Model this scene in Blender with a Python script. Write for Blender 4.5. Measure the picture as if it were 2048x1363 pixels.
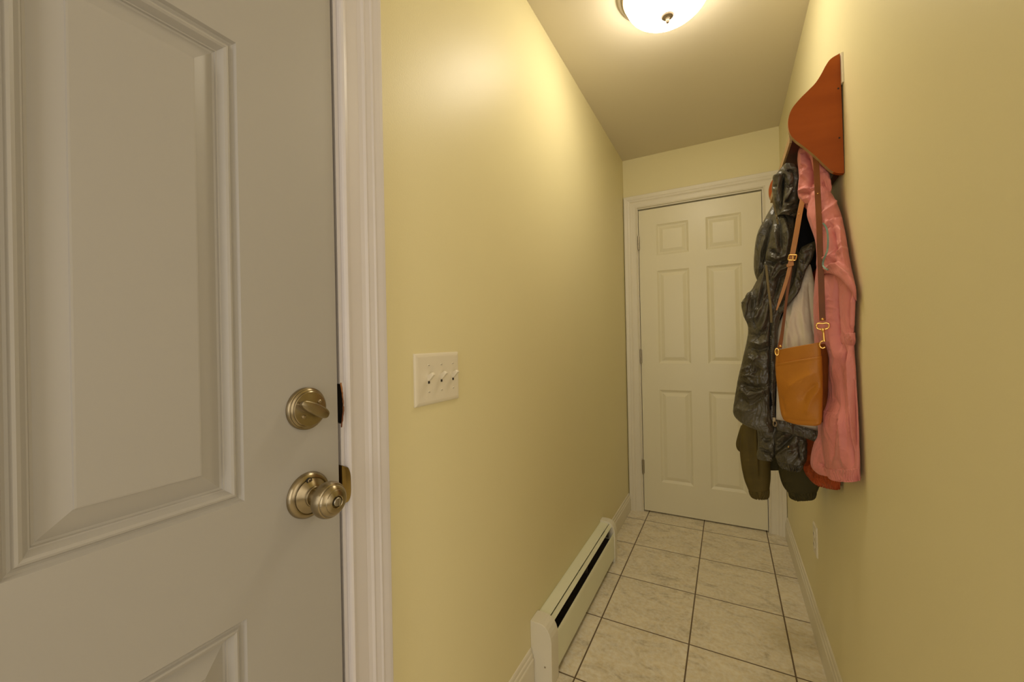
import bpy, bmesh, math, random
import numpy as np
from mathutils import Vector, Matrix

for o in list(bpy.data.objects):
    bpy.data.objects.remove(o)
S = bpy.context.scene
COL = S.collection
PI = math.pi

# ------------------------------------------------------------------ camera
CAM = np.array([0.6143, 0.0, 1.1633])
FPX, YAW, PITCH, ROLL = 809.205, -0.4891, 0.0019, -0.0200
_cy, _sy, _cp, _sp = math.cos(YAW), math.sin(YAW), math.cos(PITCH), math.sin(PITCH)
FW = np.array([_sy * _cp, _cy * _cp, _sp])
_R0 = np.array([_cy, -_sy, 0.0])
_U0 = np.cross(_R0, FW)
RT = math.cos(ROLL) * _R0 + math.sin(ROLL) * _U0
UP = -math.sin(ROLL) * _R0 + math.cos(ROLL) * _U0
cd = bpy.data.cameras.new('camera')
cam = bpy.data.objects.new('camera', cd)
COL.objects.link(cam)
cam.matrix_world = Matrix(((RT[0], UP[0], -FW[0], CAM[0]), (RT[1], UP[1], -FW[1], CAM[1]),
                           (RT[2], UP[2], -FW[2], CAM[2]), (0, 0, 0, 1)))
cd.sensor_width = 36.0
cd.lens = FPX / 2048 * 36.0
cd.clip_start = 0.02
S.camera = cam

# ------------------------------------------------------------------ world, exposure, lights
S.view_settings.view_transform = 'Standard'
S.view_settings.look = 'None'
S.view_settings.gamma = 1.0
S.view_settings.use_curve_mapping = False
S.view_settings.exposure = 0.11
wd = bpy.data.worlds.new('world')
S.world = wd
wd.use_nodes = True
wd.node_tree.nodes['Background'].inputs[0].default_value = (1.0, 0.92, 0.82, 1)
wd.node_tree.nodes['Background'].inputs[1].default_value = 1.05

LAMP_COL = (1.0, 0.89, 0.70)
LAMP_GLASS = 23.5


def area(name, loc, size, power, rot):
    l = bpy.data.lights.new(name, 'AREA')
    l.shape = 'RECTANGLE'
    l.size, l.size_y = size
    l.energy = power
    l.color = (1.0, 0.90, 0.76)
    o = bpy.data.objects.new(name, l)
    COL.objects.link(o)
    o.location = loc
    o.rotation_euler = rot
    return o


# added fill: two unseen area lights, right of and behind the camera
SIDE_W = 12.0
area('side_fill', (2.60, -0.45, 1.45), (1.9, 1.5), SIDE_W, (0, PI / 2, 0))
area('back_fill', (0.45, -1.75, 1.5), (0.85, 1.6), 9.0, (PI / 2, 0, 0))

# ------------------------------------------------------------------ measured room
W, D, H = 0.9028, 2.827, 2.3898


def at(u, v, y):
    """point on the plane Y=y"""
    d = RT * (u - 1024) / FPX - UP * (v - 681.5) / FPX + FW
    return CAM + d * ((y - CAM[1]) / d[1])


def atx(u, v, x):
    d = RT * (u - 1024) / FPX - UP * (v - 681.5) / FPX + FW
    return CAM + d * ((x - CAM[0]) / d[0])


def pix(P):
    d = P - CAM
    z = d @ FW
    return 1024 + FPX * (d @ RT) / z, 681.5 - FPX * (d @ UP) / z


# ------------------------------------------------------------------ materials
def srgb(r, g, b):
    f = lambda c: ((c / 255 + 0.055) / 1.055) ** 2.4 if c > 10 else c / 255 / 12.92
    return (f(r), f(g), f(b), 1)


def nd(nt, t, **kw):
    n = nt.nodes.new(t)
    for k, v in kw.items():
        if k in n.inputs.keys():
            n.inputs[k].default_value = v
        else:
            setattr(n, k, v)
    return n


def mat(name, col, rough=0.5, metal=0.0, spec=0.5, var=0.0, vscale=8.0, bump=0.0, bscale=200.0, aniso=(1, 1, 1), col2=None,
        detail=3.0, coat=0.0, sheen=0.0, wrinkle=None):
    m = bpy.data.materials.new(name)
    m.use_nodes = True
    nt = m.node_tree
    b = nt.nodes['Principled BSDF']
    b.inputs['Roughness'].default_value = rough
    b.inputs['Metallic'].default_value = metal
    b.inputs['Specular IOR Level'].default_value = spec
    b.inputs['Coat Weight'].default_value = coat
    b.inputs['Sheen Weight'].default_value = sheen
    tc = nd(nt, 'ShaderNodeTexCoord')
    mp = nd(nt, 'ShaderNodeMapping')
    mp.inputs['Scale'].default_value = aniso
    nt.links.new(tc.outputs['Object'], mp.inputs[0])
    n = nd(nt, 'ShaderNodeTexNoise')
    n.inputs['Scale'].default_value = vscale
    n.inputs['Detail'].default_value = detail
    nt.links.new(mp.outputs[0], n.inputs['Vector'])
    r = nd(nt, 'ShaderNodeValToRGB')
    c2 = col2 if col2 else tuple(c * (1 - var) for c in col[:3]) + (1,)
    r.color_ramp.elements[0].color = c2
    r.color_ramp.elements[1].color = col
    r.color_ramp.elements[0].position = 0.3
    r.color_ramp.elements[1].position = 0.65
    nt.links.new(n.outputs[0], r.inputs[0])
    nt.links.new(r.outputs[0], b.inputs['Base Color'])
    if bump > 0:
        n2 = nd(nt, 'ShaderNodeTexNoise')
        n2.inputs['Scale'].default_value = bscale
        n2.inputs['Detail'].default_value = 2.0
        nt.links.new(mp.outputs[0], n2.inputs['Vector'])
        bp = nd(nt, 'ShaderNodeBump')
        bp.inputs['Strength'].default_value = bump
        bp.inputs['Distance'].default_value = 0.002
        nt.links.new(n2.outputs[0], bp.inputs['Height'])
        nt.links.new(bp.outputs[0], b.inputs['Normal'])
        if wrinkle:      # small creases of thin woven nylon: (scale, stretch, strength)
            mp3 = nd(nt, 'ShaderNodeMapping')
            mp3.inputs['Rotation'].default_value = (0.4, 0.5, 0.3)
            mp3.inputs['Scale'].default_value = (1, 1, wrinkle[1])
            nt.links.new(tc.outputs['Object'], mp3.inputs[0])
            n3 = nd(nt, 'ShaderNodeTexNoise')
            n3.inputs['Scale'].default_value = wrinkle[0]
            n3.inputs['Detail'].default_value = 3.0
            n3.inputs['Distortion'].default_value = 0.8
            nt.links.new(mp3.outputs[0], n3.inputs['Vector'])
            sb = nd(nt, 'ShaderNodeMath', operation='SUBTRACT')
            sb.inputs[1].default_value = 0.5
            nt.links.new(n3.outputs[0], sb.inputs[0])
            ab = nd(nt, 'ShaderNodeMath', operation='ABSOLUTE')
            nt.links.new(sb.outputs[0], ab.inputs[0])
            mq = nd(nt, 'ShaderNodeMath', operation='MULTIPLY')
            mq.inputs[1].default_value = -4.0
            nt.links.new(ab.outputs[0], mq.inputs[0])
            bp2 = nd(nt, 'ShaderNodeBump')
            bp2.inputs['Strength'].default_value = wrinkle[2]
            bp2.inputs['Distance'].default_value = 0.012
            nt.links.new(mq.outputs[0], bp2.inputs['Height'])
            nt.links.new(bp2.outputs[0], bp.inputs['Normal'])
    return m


def metal_mat(name, col, rough):
    m = mat(name, col, rough, 1.0, var=0.12, vscale=60, bump=0.05, bscale=900, aniso=(1, 1, 1))
    b = m.node_tree.nodes['Principled BSDF']
    b.inputs['Anisotropic'].default_value = 0.5
    return m


def brushed(name, col, rough):
    """metal turned on a lathe: highlights spread round the X axis of the object"""
    m = metal_mat(name, col, rough)
    nt = m.node_tree
    b = nt.nodes['Principled BSDF']
    b.inputs['Anisotropic'].default_value = 0.8
    b.inputs['Anisotropic Rotation'].default_value = 0.25
    tn = nd(nt, 'ShaderNodeTangent', direction_type='RADIAL', axis='X')
    nt.links.new(tn.outputs[0], b.inputs['Tangent'])
    return m


M = {}
M['wall'] = mat('wall_paint', (0.82, 0.745, 0.45, 1), 0.42, spec=0.28, var=0.03, vscale=1.5, bump=0.10, bscale=260)
M['fill_room_wall'] = mat('fill_room_paint', (0.80, 0.77, 0.70, 1), 0.6, spec=0.2, var=0.02, vscale=1.5)  # for the unseen room added around the side fill
M['ceiling'] = mat('ceiling_paint', (0.78, 0.71, 0.56, 1), 0.75, spec=0.3, var=0.02, vscale=1.5, bump=0.05, bscale=300)
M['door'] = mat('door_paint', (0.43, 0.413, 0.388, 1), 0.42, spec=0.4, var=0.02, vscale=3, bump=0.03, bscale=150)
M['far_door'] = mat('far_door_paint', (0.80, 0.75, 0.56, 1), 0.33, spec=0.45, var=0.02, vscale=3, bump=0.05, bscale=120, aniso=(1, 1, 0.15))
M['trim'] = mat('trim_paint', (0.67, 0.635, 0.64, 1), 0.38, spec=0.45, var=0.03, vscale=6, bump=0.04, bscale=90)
M['far_trim'] = mat('far_trim_paint', (0.80, 0.75, 0.62, 1), 0.38, spec=0.45, var=0.03, vscale=6, bump=0.04, bscale=90)
M['heater'] = mat('heater_enamel', (0.86, 0.87, 0.68, 1), 0.4, spec=0.4, var=0.03, vscale=6)
M['heater_cap'] = mat('heater_cap_enamel', (0.80, 0.76, 0.64, 1), 0.4, spec=0.4, var=0.03, vscale=6)
M['dark'] = mat('cavity_shade', (0.02, 0.016, 0.012, 1), 0.8)  # near-black colour stands for the shade inside holes, slots and recesses
M['fin'] = mat('heater_fins', (0.10, 0.08, 0.06, 1), 0.5, 0.6)
M['plate'] = mat('switch_plastic', (0.80, 0.74, 0.60, 1), 0.28, spec=0.5)
M['nickel'] = brushed('antique_nickel', (0.37, 0.31, 0.205, 1), 0.27)
M['nickel_plain'] = metal_mat('antique_nickel_plain', (0.34, 0.29, 0.20, 1), 0.3)
M['brass'] = metal_mat('strike_brass', (0.26, 0.175, 0.05, 1), 0.36)
M['gold'] = metal_mat('gold_hardware', (0.85, 0.55, 0.16, 1), 0.28)
M['hinge'] = metal_mat('hinge_metal', (0.45, 0.41, 0.33, 1), 0.4)
M['screw'] = metal_mat('screw_metal', (0.40, 0.33, 0.22, 1), 0.35)
M['wood_rack'] = mat('rack_wood', (0.37, 0.082, 0.009, 1), 0.45, spec=0.2, col2=(0.30, 0.062, 0.006, 1), vscale=3, aniso=(1, 1, 6), bump=0.05, bscale=80)
M['rack_dark'] = mat('rack_wood_dark', (0.10, 0.014, 0.008, 1), 0.5, var=0.3, vscale=5, aniso=(1, 4, 1))
M['ply'] = mat('plywood_edge', (0.42, 0.27, 0.12, 1), 0.6, var=0.2, vscale=60)
M['raw_wood'] = mat('splintered_wood', (0.45, 0.20, 0.07, 1), 0.8, col2=(0.12, 0.03, 0.01, 1), vscale=60, aniso=(1, 1, 0.2))
M['leather'] = mat('tan_leather', (0.47, 0.185, 0.020, 1), 0.42, spec=0.3, col2=(0.36, 0.13, 0.011, 1), vscale=9, bump=0.25, bscale=420)
M['leather_dark'] = mat('brown_leather', (0.20, 0.058, 0.008, 1), 0.5, spec=0.35, var=0.25, vscale=15, bump=0.2, bscale=420)
M['strap_tan'] = mat('tan_strap_leather', (0.46, 0.20, 0.055, 1), 0.5, var=0.15, vscale=15, bump=0.15, bscale=420)
M['pink'] = mat('pink_nylon', (0.68, 0.235, 0.215, 1), 0.5, spec=0.3, var=0.08, vscale=12, bump=0.12, bscale=350, sheen=0.1, wrinkle=(22, 0.5, 0.25))
M['teal'] = mat('teal_piping', (0.17, 0.26, 0.21, 1), 0.5)
M['dark_nylon'] = mat('charcoal_nylon', (0.082, 0.075, 0.055, 1), 0.38, spec=0.6, col2=(0.045, 0.038, 0.022, 1), vscale=5, bump=0.15, bscale=300, wrinkle=(24, 0.55, 0.4))
M['lining'] = mat('black_lining', (0.006, 0.006, 0.008, 1), 0.8, spec=0.15)
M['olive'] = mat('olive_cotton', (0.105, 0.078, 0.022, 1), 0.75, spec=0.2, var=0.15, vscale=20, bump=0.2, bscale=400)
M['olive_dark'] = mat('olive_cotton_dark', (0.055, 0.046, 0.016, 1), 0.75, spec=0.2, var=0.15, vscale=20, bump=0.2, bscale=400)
M['khaki'] = mat('khaki_tape', (0.17, 0.13, 0.05, 1), 0.7)
M['white'] = mat('cream_cotton', (0.88, 0.80, 0.63, 1), 0.8, spec=0.2, var=0.06, vscale=14, bump=0.25, bscale=350, wrinkle=(10, 0.35, 0.2))
M['rust'] = mat('rust_nylon', (0.42, 0.065, 0.012, 1), 0.5, spec=0.4, var=0.3, vscale=12, bump=0.1, wrinkle=(17, 0.6, 0.5))
M['coral'] = mat('coral_nylon', (0.55, 0.17, 0.09, 1), 0.5, spec=0.4, var=0.1, vscale=12)
M['pan'] = mat('lamp_pan_metal', (0.42, 0.36, 0.26, 1), 0.5, 0.2)
M['finial'] = mat('lamp_finial', (0.30, 0.24, 0.17, 1), 0.6, 0.2)
M['zip'] = metal_mat('zip_metal', (0.30, 0.24, 0.15, 1), 0.4)
M['zip_teeth'] = metal_mat('zip_teeth', (0.12, 0.10, 0.07, 1), 0.4)


def emission_mat():
    m = bpy.data.materials.new('lit_frosted_glass')
    m.use_nodes = True
    nt = m.node_tree
    b = nt.nodes['Principled BSDF']
    b.inputs['Base Color'].default_value = (0.9, 0.85, 0.75, 1)
    b.inputs['Roughness'].default_value = 0.3
    b.inputs['Emission Color'].default_value = LAMP_COL + (1,)
    b.inputs['Emission Strength'].default_value = LAMP_GLASS
    return m


M['glass'] = emission_mat()


def tile_mat():
    m = bpy.data.materials.new('slate_look_tile')
    m.use_nodes = True
    nt = m.node_tree
    L = nt.links
    b = nt.nodes['Principled BSDF']
    tc = nd(nt, 'ShaderNodeTexCoord')
    mp = nd(nt, 'ShaderNodeMapping')
    mp.inputs['Location'].default_value = (-0.1279 + 0.336 * 4, -2.6881 + 0.3406 * 16, 0)
    L.new(tc.outputs['Object'], mp.inputs[0])
    br = nd(nt, 'ShaderNodeTexBrick')
    br.offset = 0.0
    br.squash = 1.0
    br.inputs['Scale'].default_value = 1.0
    br.inputs['Brick Width'].default_value = 0.336
    br.inputs['Row Height'].default_value = 0.3406
    br.inputs['Mortar Size'].default_value = 0.0030
    br.inputs['Mortar Smooth'].default_value = 0.25
    br.inputs['Color1'].default_value = (0, 0, 0, 1)
    br.inputs['Color2'].default_value = (1, 1, 1, 1)
    br.inputs['Mortar'].default_value = (0.5, 0.5, 0.5, 1)
    L.new(mp.outputs[0], br.inputs['Vector'])
    # every tile gets its own piece of the pattern
    ad = nd(nt, 'ShaderNodeVectorMath', operation='MULTIPLY_ADD')
    ad.inputs[1].default_value = (7.3, 4.1, 9.7)
    L.new(br.outputs['Color'], ad.inputs[0])
    L.new(tc.outputs['Object'], ad.inputs[2])
    n1 = nd(nt, 'ShaderNodeTexNoise')
    n1.inputs['Scale'].default_value = 8.5
    n1.inputs['Detail'].default_value = 7.0
    n1.inputs['Roughness'].default_value = 0.72
    n1.inputs['Distortion'].default_value = 1.1
    mp2 = nd(nt, 'ShaderNodeMapping')
    mp2.inputs['Rotation'].default_value = (0, 0, 0.6)
    mp2.inputs['Scale'].default_value = (0.9, 1.5, 1)
    L.new(ad.outputs[0], mp2.inputs[0])
    L.new(mp2.outputs[0], n1.inputs['Vector'])
    r1 = nd(nt, 'ShaderNodeValToRGB')
    e = r1.color_ramp.elements
    e[0].position = 0.33
    e[0].color = (0.60, 0.54, 0.42, 1)
    e[1].position = 0.66
    e[1].color = (0.88, 0.80, 0.63, 1)
    x = e.new(0.47)
    x.color = (0.78, 0.705, 0.555, 1)
    L.new(n1.outputs[0], r1.inputs[0])
    n2 = nd(nt, 'ShaderNodeTexNoise')
    n2.inputs['Scale'].default_value = 75.0
    n2.inputs['Detail'].default_value = 5.0
    L.new(ad.outputs[0], n2.inputs['Vector'])
    mx0 = nd(nt, 'ShaderNodeMix', data_type='RGBA', blend_type='OVERLAY')
    mx0.inputs[0].default_value = 0.7
    L.new(r1.outputs[0], mx0.inputs[6])
    L.new(n2.outputs[0], mx0.inputs[7])
    mx = nd(nt, 'ShaderNodeMix', data_type='RGBA')
    L.new(br.outputs['Fac'], mx.inputs[0])
    L.new(mx0.outputs[2], mx.inputs[6])
    mx.inputs[7].default_value = (0.15, 0.10, 0.06, 1)
    L.new(mx.outputs[2], b.inputs['Base Color'])
    b.inputs['Roughness'].default_value = 0.42
    inv = nd(nt, 'ShaderNodeMath', operation='SUBTRACT')
    inv.inputs[0].default_value = 1.0
    L.new(br.outputs['Fac'], inv.inputs[1])
    mu = nd(nt, 'ShaderNodeMath', operation='MULTIPLY_ADD')
    L.new(n1.outputs[0], mu.inputs[0])
    mu.inputs[1].default_value = 0.35
    L.new(inv.outputs[0], mu.inputs[2])
    bp = nd(nt, 'ShaderNodeBump')
    bp.inputs['Strength'].default_value = 0.5
    bp.inputs['Distance'].default_value = 0.003
    L.new(mu.outputs[0], bp.inputs['Height'])
    L.new(bp.outputs[0], b.inputs['Normal'])
    return m


M['tile'] = tile_mat()


# ------------------------------------------------------------------ object helpers
def link(name, me, m, parent=None, smooth=False, loc=None):
    if m is not None:
        me.materials.append(m)
    if smooth:
        for p in me.polygons:
            p.use_smooth = True
    o = bpy.data.objects.new(name, me)
    COL.objects.link(o)
    if parent is not None:
        o.parent = parent
        o.matrix_parent_inverse = parent.matrix_basis.inverted()
    return o


def bmobj(name, bm, m, parent=None, smooth=False, bevel=0.0, seg=2):
    bmesh.ops.recalc_face_normals(bm, faces=bm.faces)
    me = bpy.data.meshes.new(name)
    bm.to_mesh(me)
    bm.free()
    o = link(name, me, m, parent, smooth)
    if smooth:
        me.set_sharp_from_angle(angle=0.55)
    if bevel > 0:
        md = o.modifiers.new('bevel', 'BEVEL')
        md.width = bevel
        md.segments = seg
        md.limit_method = 'ANGLE'
        md.angle_limit = 0.6
    return o


def recentre(o, c):
    o.data.transform(Matrix.Translation(-Vector(c)))
    o.location = c
    return o


def struct(o):
    o['kind'] = 'structure'
    return o


def tag(o, label, cat, group=None):
    o['label'] = label
    o['category'] = cat
    if group:
        o['group'] = group
    return o


def thing(name, loc, label, cat, group=None):
    o = bpy.data.objects.new(name, None)
    COL.objects.link(o)
    o.location = loc
    o.empty_display_size = 0.05
    return tag(o, label, cat, group)


def add_box(bm, x0, x1, y0, y1, z0, z1):
    v = [bm.verts.new((x, y, z)) for x in (x0, x1) for y in (y0, y1) for z in (z0, z1)]
    for f in ((0, 1, 3, 2), (4, 6, 7, 5), (0, 4, 5, 1), (2, 3, 7, 6), (0, 2, 6, 4), (1, 5, 7, 3)):
        bm.faces.new([v[i] for i in f])


def box(name, a, m, parent=None, bevel=0.0):
    bm = bmesh.new()
    add_box(bm, *a)
    return bmobj(name, bm, m, parent, bevel=bevel)


def prism(bm, pts, fn, t0, t1, closed=True):
    """extrude 2-D points along a third axis: fn(p, t) -> xyz"""
    a = [bm.verts.new(fn(p, t0)) for p in pts]
    b = [bm.verts.new(fn(p, t1)) for p in pts]
    n = len(pts)
    for i in range(n if closed else n - 1):
        j = (i + 1) % n
        bm.faces.new((a[i], a[j], b[j], b[i]))
    if closed:
        bm.faces.new(a)
        bm.faces.new(b[::-1])


def lathe(bm, prof, origin, axis='z', n=48):
    """prof: list of (radius, height) along axis"""
    rings = []
    for r, h in prof:
        ring = []
        for k in range(n if r > 1e-6 else 1):
            a = 2 * PI * k / n
            c, s = r * math.cos(a), r * math.sin(a)
            p = {'z': (c, s, h), 'x': (h, c, s), 'y': (c, h, s)}[axis]
            ring.append(bm.verts.new((origin[0] + p[0], origin[1] + p[1], origin[2] + p[2])))
        rings.append(ring)
    for a, b in zip(rings, rings[1:]):
        for k in range(n):
            k2 = (k + 1) % n
            if len(a) == 1 and len(b) == 1:
                continue
            if len(a) == 1:
                bm.faces.new((a[0], b[k], b[k2]))
            elif len(b) == 1:
                bm.faces.new((a[k], b[0], a[k2]))
            else:
                bm.faces.new((a[k], b[k], b[k2], a[k2]))


def tube(bm, pts, r, n=10, closed=False):
    P = [Vector(p) for p in pts]
    rings = []
    m = len(P)
    up = Vector((0.31, 0.2, 0.93)).normalized()
    for i in range(m):
        if closed:
            t = P[(i + 1) % m] - P[i - 1]
        else:
            t = P[min(i + 1, m - 1)] - P[max(i - 1, 0)]
        t.normalize()
        a = t.cross(up)
        if a.length < 1e-3:
            a = t.cross(Vector((1, 0, 0)))
        a.normalize()
        b = t.cross(a)
        rr = r[i] if isinstance(r, (list, tuple)) else r
        rings.append([bm.verts.new(P[i] + (a * math.cos(2 * PI * k / n) + b * math.sin(2 * PI * k / n)) * rr) for k in range(n)])
    for i in range(m if closed else m - 1):
        A, B = rings[i], rings[(i + 1) % m]
        for k in range(n):
            bm.faces.new((A[k], A[(k + 1) % n], B[(k + 1) % n], B[k]))
    if not closed:
        bm.faces.new(rings[0][::-1])
        bm.faces.new(rings[-1])


# ------------------------------------------------------------------ the shell
YB = -1.8            # unseen end of the passage, left open to let fill light in
DOOR1 = (-0.330, 0.489, 2.035)   # y0, y1, top
bm = bmesh.new()
add_box(bm, -0.15, W + 0.15, YB, D + 0.15, -0.05, 0.0)
add_box(bm, W + 0.15, 2.85, YB, 0.70, -0.05, 0.0)
struct(bmobj('floor', bm, M['tile']))
bm = bmesh.new()
add_box(bm, -0.15, W + 0.15, YB, D + 0.15, H, H + 0.05)
add_box(bm, W + 0.15, 2.85, YB, 0.70, H, H + 0.05)
struct(bmobj('ceiling', bm, M['ceiling']))
bm = bmesh.new()
add_box(bm, -0.12, 0, YB, DOOR1[0] - 0.02, 0, H)
add_box(bm, -0.12, 0, DOOR1[1] + 0.022, D, 0, H)
add_box(bm, -0.12, 0, DOOR1[0] - 0.02, DOOR1[1] + 0.020, DOOR1[2] + 0.02, H)
struct(bmobj('wall_left', bm, M['wall']))
struct(box('wall_right', (W, W + 0.12, 0.58, D + 0.12, 0, H), M['wall']))
struct(box('fill_room_side', (W + 0.12, 2.85, 0.58, 0.70, 0, H), M['fill_room_wall']))  # unseen side room, added so fill light enters from the right
bm = bmesh.new()
add_box(bm, 2.70, 2.85, YB, 0.58, 0, H)
add_box(bm, W, 2.70, YB, YB + 0.1, 0, H)
struct(bmobj('fill_room_front', bm, M['fill_room_wall']))  # remaining walls of the added, unseen fill room
bm = bmesh.new()
add_box(bm, -0.12, 0.080, D, D + 0.12, 0, H)
add_box(bm, 0.826, W, D, D + 0.12, 0, H)
add_box(bm, 0.080, 0.826, D, D + 0.12, 2.055, H)
struct(bmobj('wall_back', bm, M['wall']))


# ------------------------------------------------------------------ panelled doors
def panel_door(name, w, h, t, panels, prof, m, fn, parent=None):
    """fn(a, z, d) -> xyz, a across, z up, d = distance out of the face"""
    bm = bmesh.new()
    A = sorted({0, w} | {p[0] for p in panels} | {p[1] for p in panels})
    Z = sorted({0, h} | {p[2] for p in panels} | {p[3] for p in panels})
    V = {}

    def vv(a, z, d=0.0):
        k = (round(a, 5), round(z, 5), round(d, 5))
        if k not in V:
            V[k] = bm.verts.new(fn(*k))
        return V[k]
    pset = {(round(p[0], 5), round(p[2], 5)) for p in panels}
    for a0, a1 in zip(A, A[1:]):
        for z0, z1 in zip(Z, Z[1:]):
            if (round(a0, 5), round(z0, 5)) in pset:
                prev = [(a0, z0), (a1, z0), (a1, z1), (a0, z1)]
                pd = 0.0
                for ins, dep in prof:
                    cur = [(a0 + ins, z0 + ins), (a1 - ins, z0 + ins), (a1 - ins, z1 - ins), (a0 + ins, z1 - ins)]
                    for i in range(4):
                        j = (i + 1) % 4
                        bm.faces.new((vv(*prev[i], pd), vv(*prev[j], pd), vv(*cur[j], dep), vv(*cur[i], dep)))
                    prev, pd = cur, dep
                bm.faces.new([vv(*c, pd) for c in prev])
            else:
                bm.faces.new((vv(a0, z0), vv(a1, z0), vv(a1, z1), vv(a0, z1)))
    # sides and back
    bk = [(0, 0), (w, 0), (w, h), (0, h)]
    border = [[(a, 0) for a in A], [(w, z) for z in Z], [(a, h) for a in A[::-1]], [(0, z) for z in Z[::-1]]]
    for e in border:
        b0, b1 = vv(*e[0], -t), vv(*e[-1], -t)
        bm.faces.new([vv(*q) for q in e] + [b1, b0])
    bm.faces.new([vv(*q, -t) for q in bk])
    return bmobj(name, bm, m, parent)


NP = [(q_[0], q_[1] * 1.35) for q_ in [(0.0025, -0.0035), (0.005, -0.0045), (0.0075, -0.0040), (0.0095, -0.0020), (0.0120, -0.0016), (0.0150, -0.0028),
      (0.0180, -0.0062), (0.0200, -0.0085), (0.0215, -0.0088), (0.0225, -0.0105), (0.0250, -0.0110), (0.0505, -0.0038), (0.0512, -0.0022), (0.0530, -0.0020)]]
dy0 = DOOR1[0]
cols = [(0.109 - dy0, 0.330 - dy0), (-0.171 - dy0, 0.050 - dy0)]
pan = []
for a0, a1 in cols:
    pan += [(a0, a1, 0.20 - 0.012, 0.775 - 0.012), (a0, a1, 0.943 - 0.012, 1.600 - 0.012), (a0, a1, 1.72 - 0.012, 1.925 - 0.012)]
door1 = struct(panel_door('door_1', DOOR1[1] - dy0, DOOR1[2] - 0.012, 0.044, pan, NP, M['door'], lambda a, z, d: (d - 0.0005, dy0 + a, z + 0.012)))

FP = [(0.004, -0.0025), (0.010, -0.0065), (0.016, -0.0085), (0.019, -0.0085), (0.038, -0.0020), (0.041, -0.0015)]
pan = []
for a0, a1 in [(0.210 - 0.098, 0.406 - 0.098), (0.506 - 0.098, 0.702 - 0.098)]:
    for z0, z1 in [(0.212, 0.825), (1.000, 1.615), (1.718, 1.923)]:
        pan.append((a0, a1, z0 - 0.010, z1 - 0.010))
door2 = struct(panel_door('door_2', 0.710, 2.020, 0.035, pan, FP, M['far_door'], lambda a, z, d: (0.098 + a, D + 0.004 - d, z + 0.010)))

# casing round the near door: profile (distance from the opening, thickness)
CP = [(0.0, 0.0), (0.0, 0.006), (0.0015, 0.0095), (0.0045, 0.0118), (0.0078, 0.0112), (0.0095, 0.0092), (0.0125, 0.0088), (0.0370, 0.0098),
      (0.0440, 0.0122), (0.0478, 0.0152), (0.0490, 0.0156), (0.0508, 0.0146), (0.0610, 0.0172), (0.0640, 0.0192), (0.0655, 0.0194), (0.0670, 0.0184),
      (0.0800, 0.0208), (0.0860, 0.0212), (0.0890, 0.0190), (0.0895, 0.0)]


def casing(name, i0, i1, top, prof, fn, m, z0=0.0, extra=None):
    """mitred three-sided frame, fn(a, z, d)"""
    bm = bmesh.new()
    rows = []
    for ins, d in prof:
        rows.append([bm.verts.new(fn(i0 - ins, z0, d)), bm.verts.new(fn(i0 - ins, top + ins, d)),
                     bm.verts.new(fn(i1 + ins, top + ins, d)), bm.verts.new(fn(i1 + ins, z0, d))])
    for a, b in zip(rows, rows[1:]):
        for k in range(3):
            bm.faces.new((a[k], a[k + 1], b[k + 1], b[k]))
    if extra:
        extra(bm)
    return bmobj(name, bm, m)


def jamb1(bm):
    y1 = 0.4955
    # latch-side jamb, left open where the deadbolt strike has been torn out
    for z0, z1 in ((0, 1.022), (1.094, 2.06)):
        add_box(bm, -0.115, -0.0005, y1, 0.5110, z0, z1)
    add_box(bm, -0.115, -0.020, y1 + 0.008, 0.5110, 1.022, 1.094)
    add_box(bm, -0.115, -0.0005, dy0 - 0.0195, dy0 - 0.004, 0, 2.06)
    add_box(bm, -0.115, -0.0005, dy0 - 0.0195, 0.5110, 2.039, 2.0545)
    add_box(bm, -0.115, -0.0460, 0.478, y1, 0, 2.039)     # door stop


trim1 = struct(casing('trim_1', dy0 - 0.010, 0.5025, 2.050, CP, lambda a, z, d: (d, a, z), M['trim'], extra=jamb1))


def jamb2(bm):
    add_box(bm, 0.081, 0.0945, D - 0.001, D + 0.11, 0, 2.040)
    add_box(bm, 0.8115, 0.825, D - 0.001, D + 0.11, 0, 2.040)
    add_box(bm, 0.081, 0.825, D - 0.001, D + 0.11, 2.0395, 2.054)
    add_box(bm, 0.0945, 0.8115, D + 0.037, D + 0.05, 0, 2.04)


CP2 = [(p * 0.95, d) for p, d in CP[:-2]] + [(0.0845, 0.0195), (0.0848, 0.0)]
trim2 = struct(casing('trim_2', 0.0895, 0.8165, 2.046, CP2, lambda a, z, d: (a, D - d, z), M['far_trim'], extra=jamb2))


# baseboards
def baseboard(name, x0, sx, y0, y1):
    pr = [(0, 0), (0.013, 0), (0.013, 0.078), (0.0125, 0.082), (0.0095, 0.086), (0.0092, 0.094), (0.0082, 0.098), (0.0055, 0.101), (0.005, 0.112), (0.003, 0.116), (0, 0.117)]
    bm = bmesh.new()
    prism(bm, pr, lambda p, t: (x0 + sx * p[0], t, p[1]), y0, y1)
    return bmobj(name, bm, M['far_trim'])


struct(baseboard('baseboard_left', 0, 1, 0.5895, 1.244))
struct(baseboard('baseboard_left', 0, 1, 2.156, D - 0.021))
struct(baseboard('baseboard_right', W, -1, 0.58, D - 0.021))
struct(baseboard('baseboard_left', 0, 1, YB, dy0 - 0.100))

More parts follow.
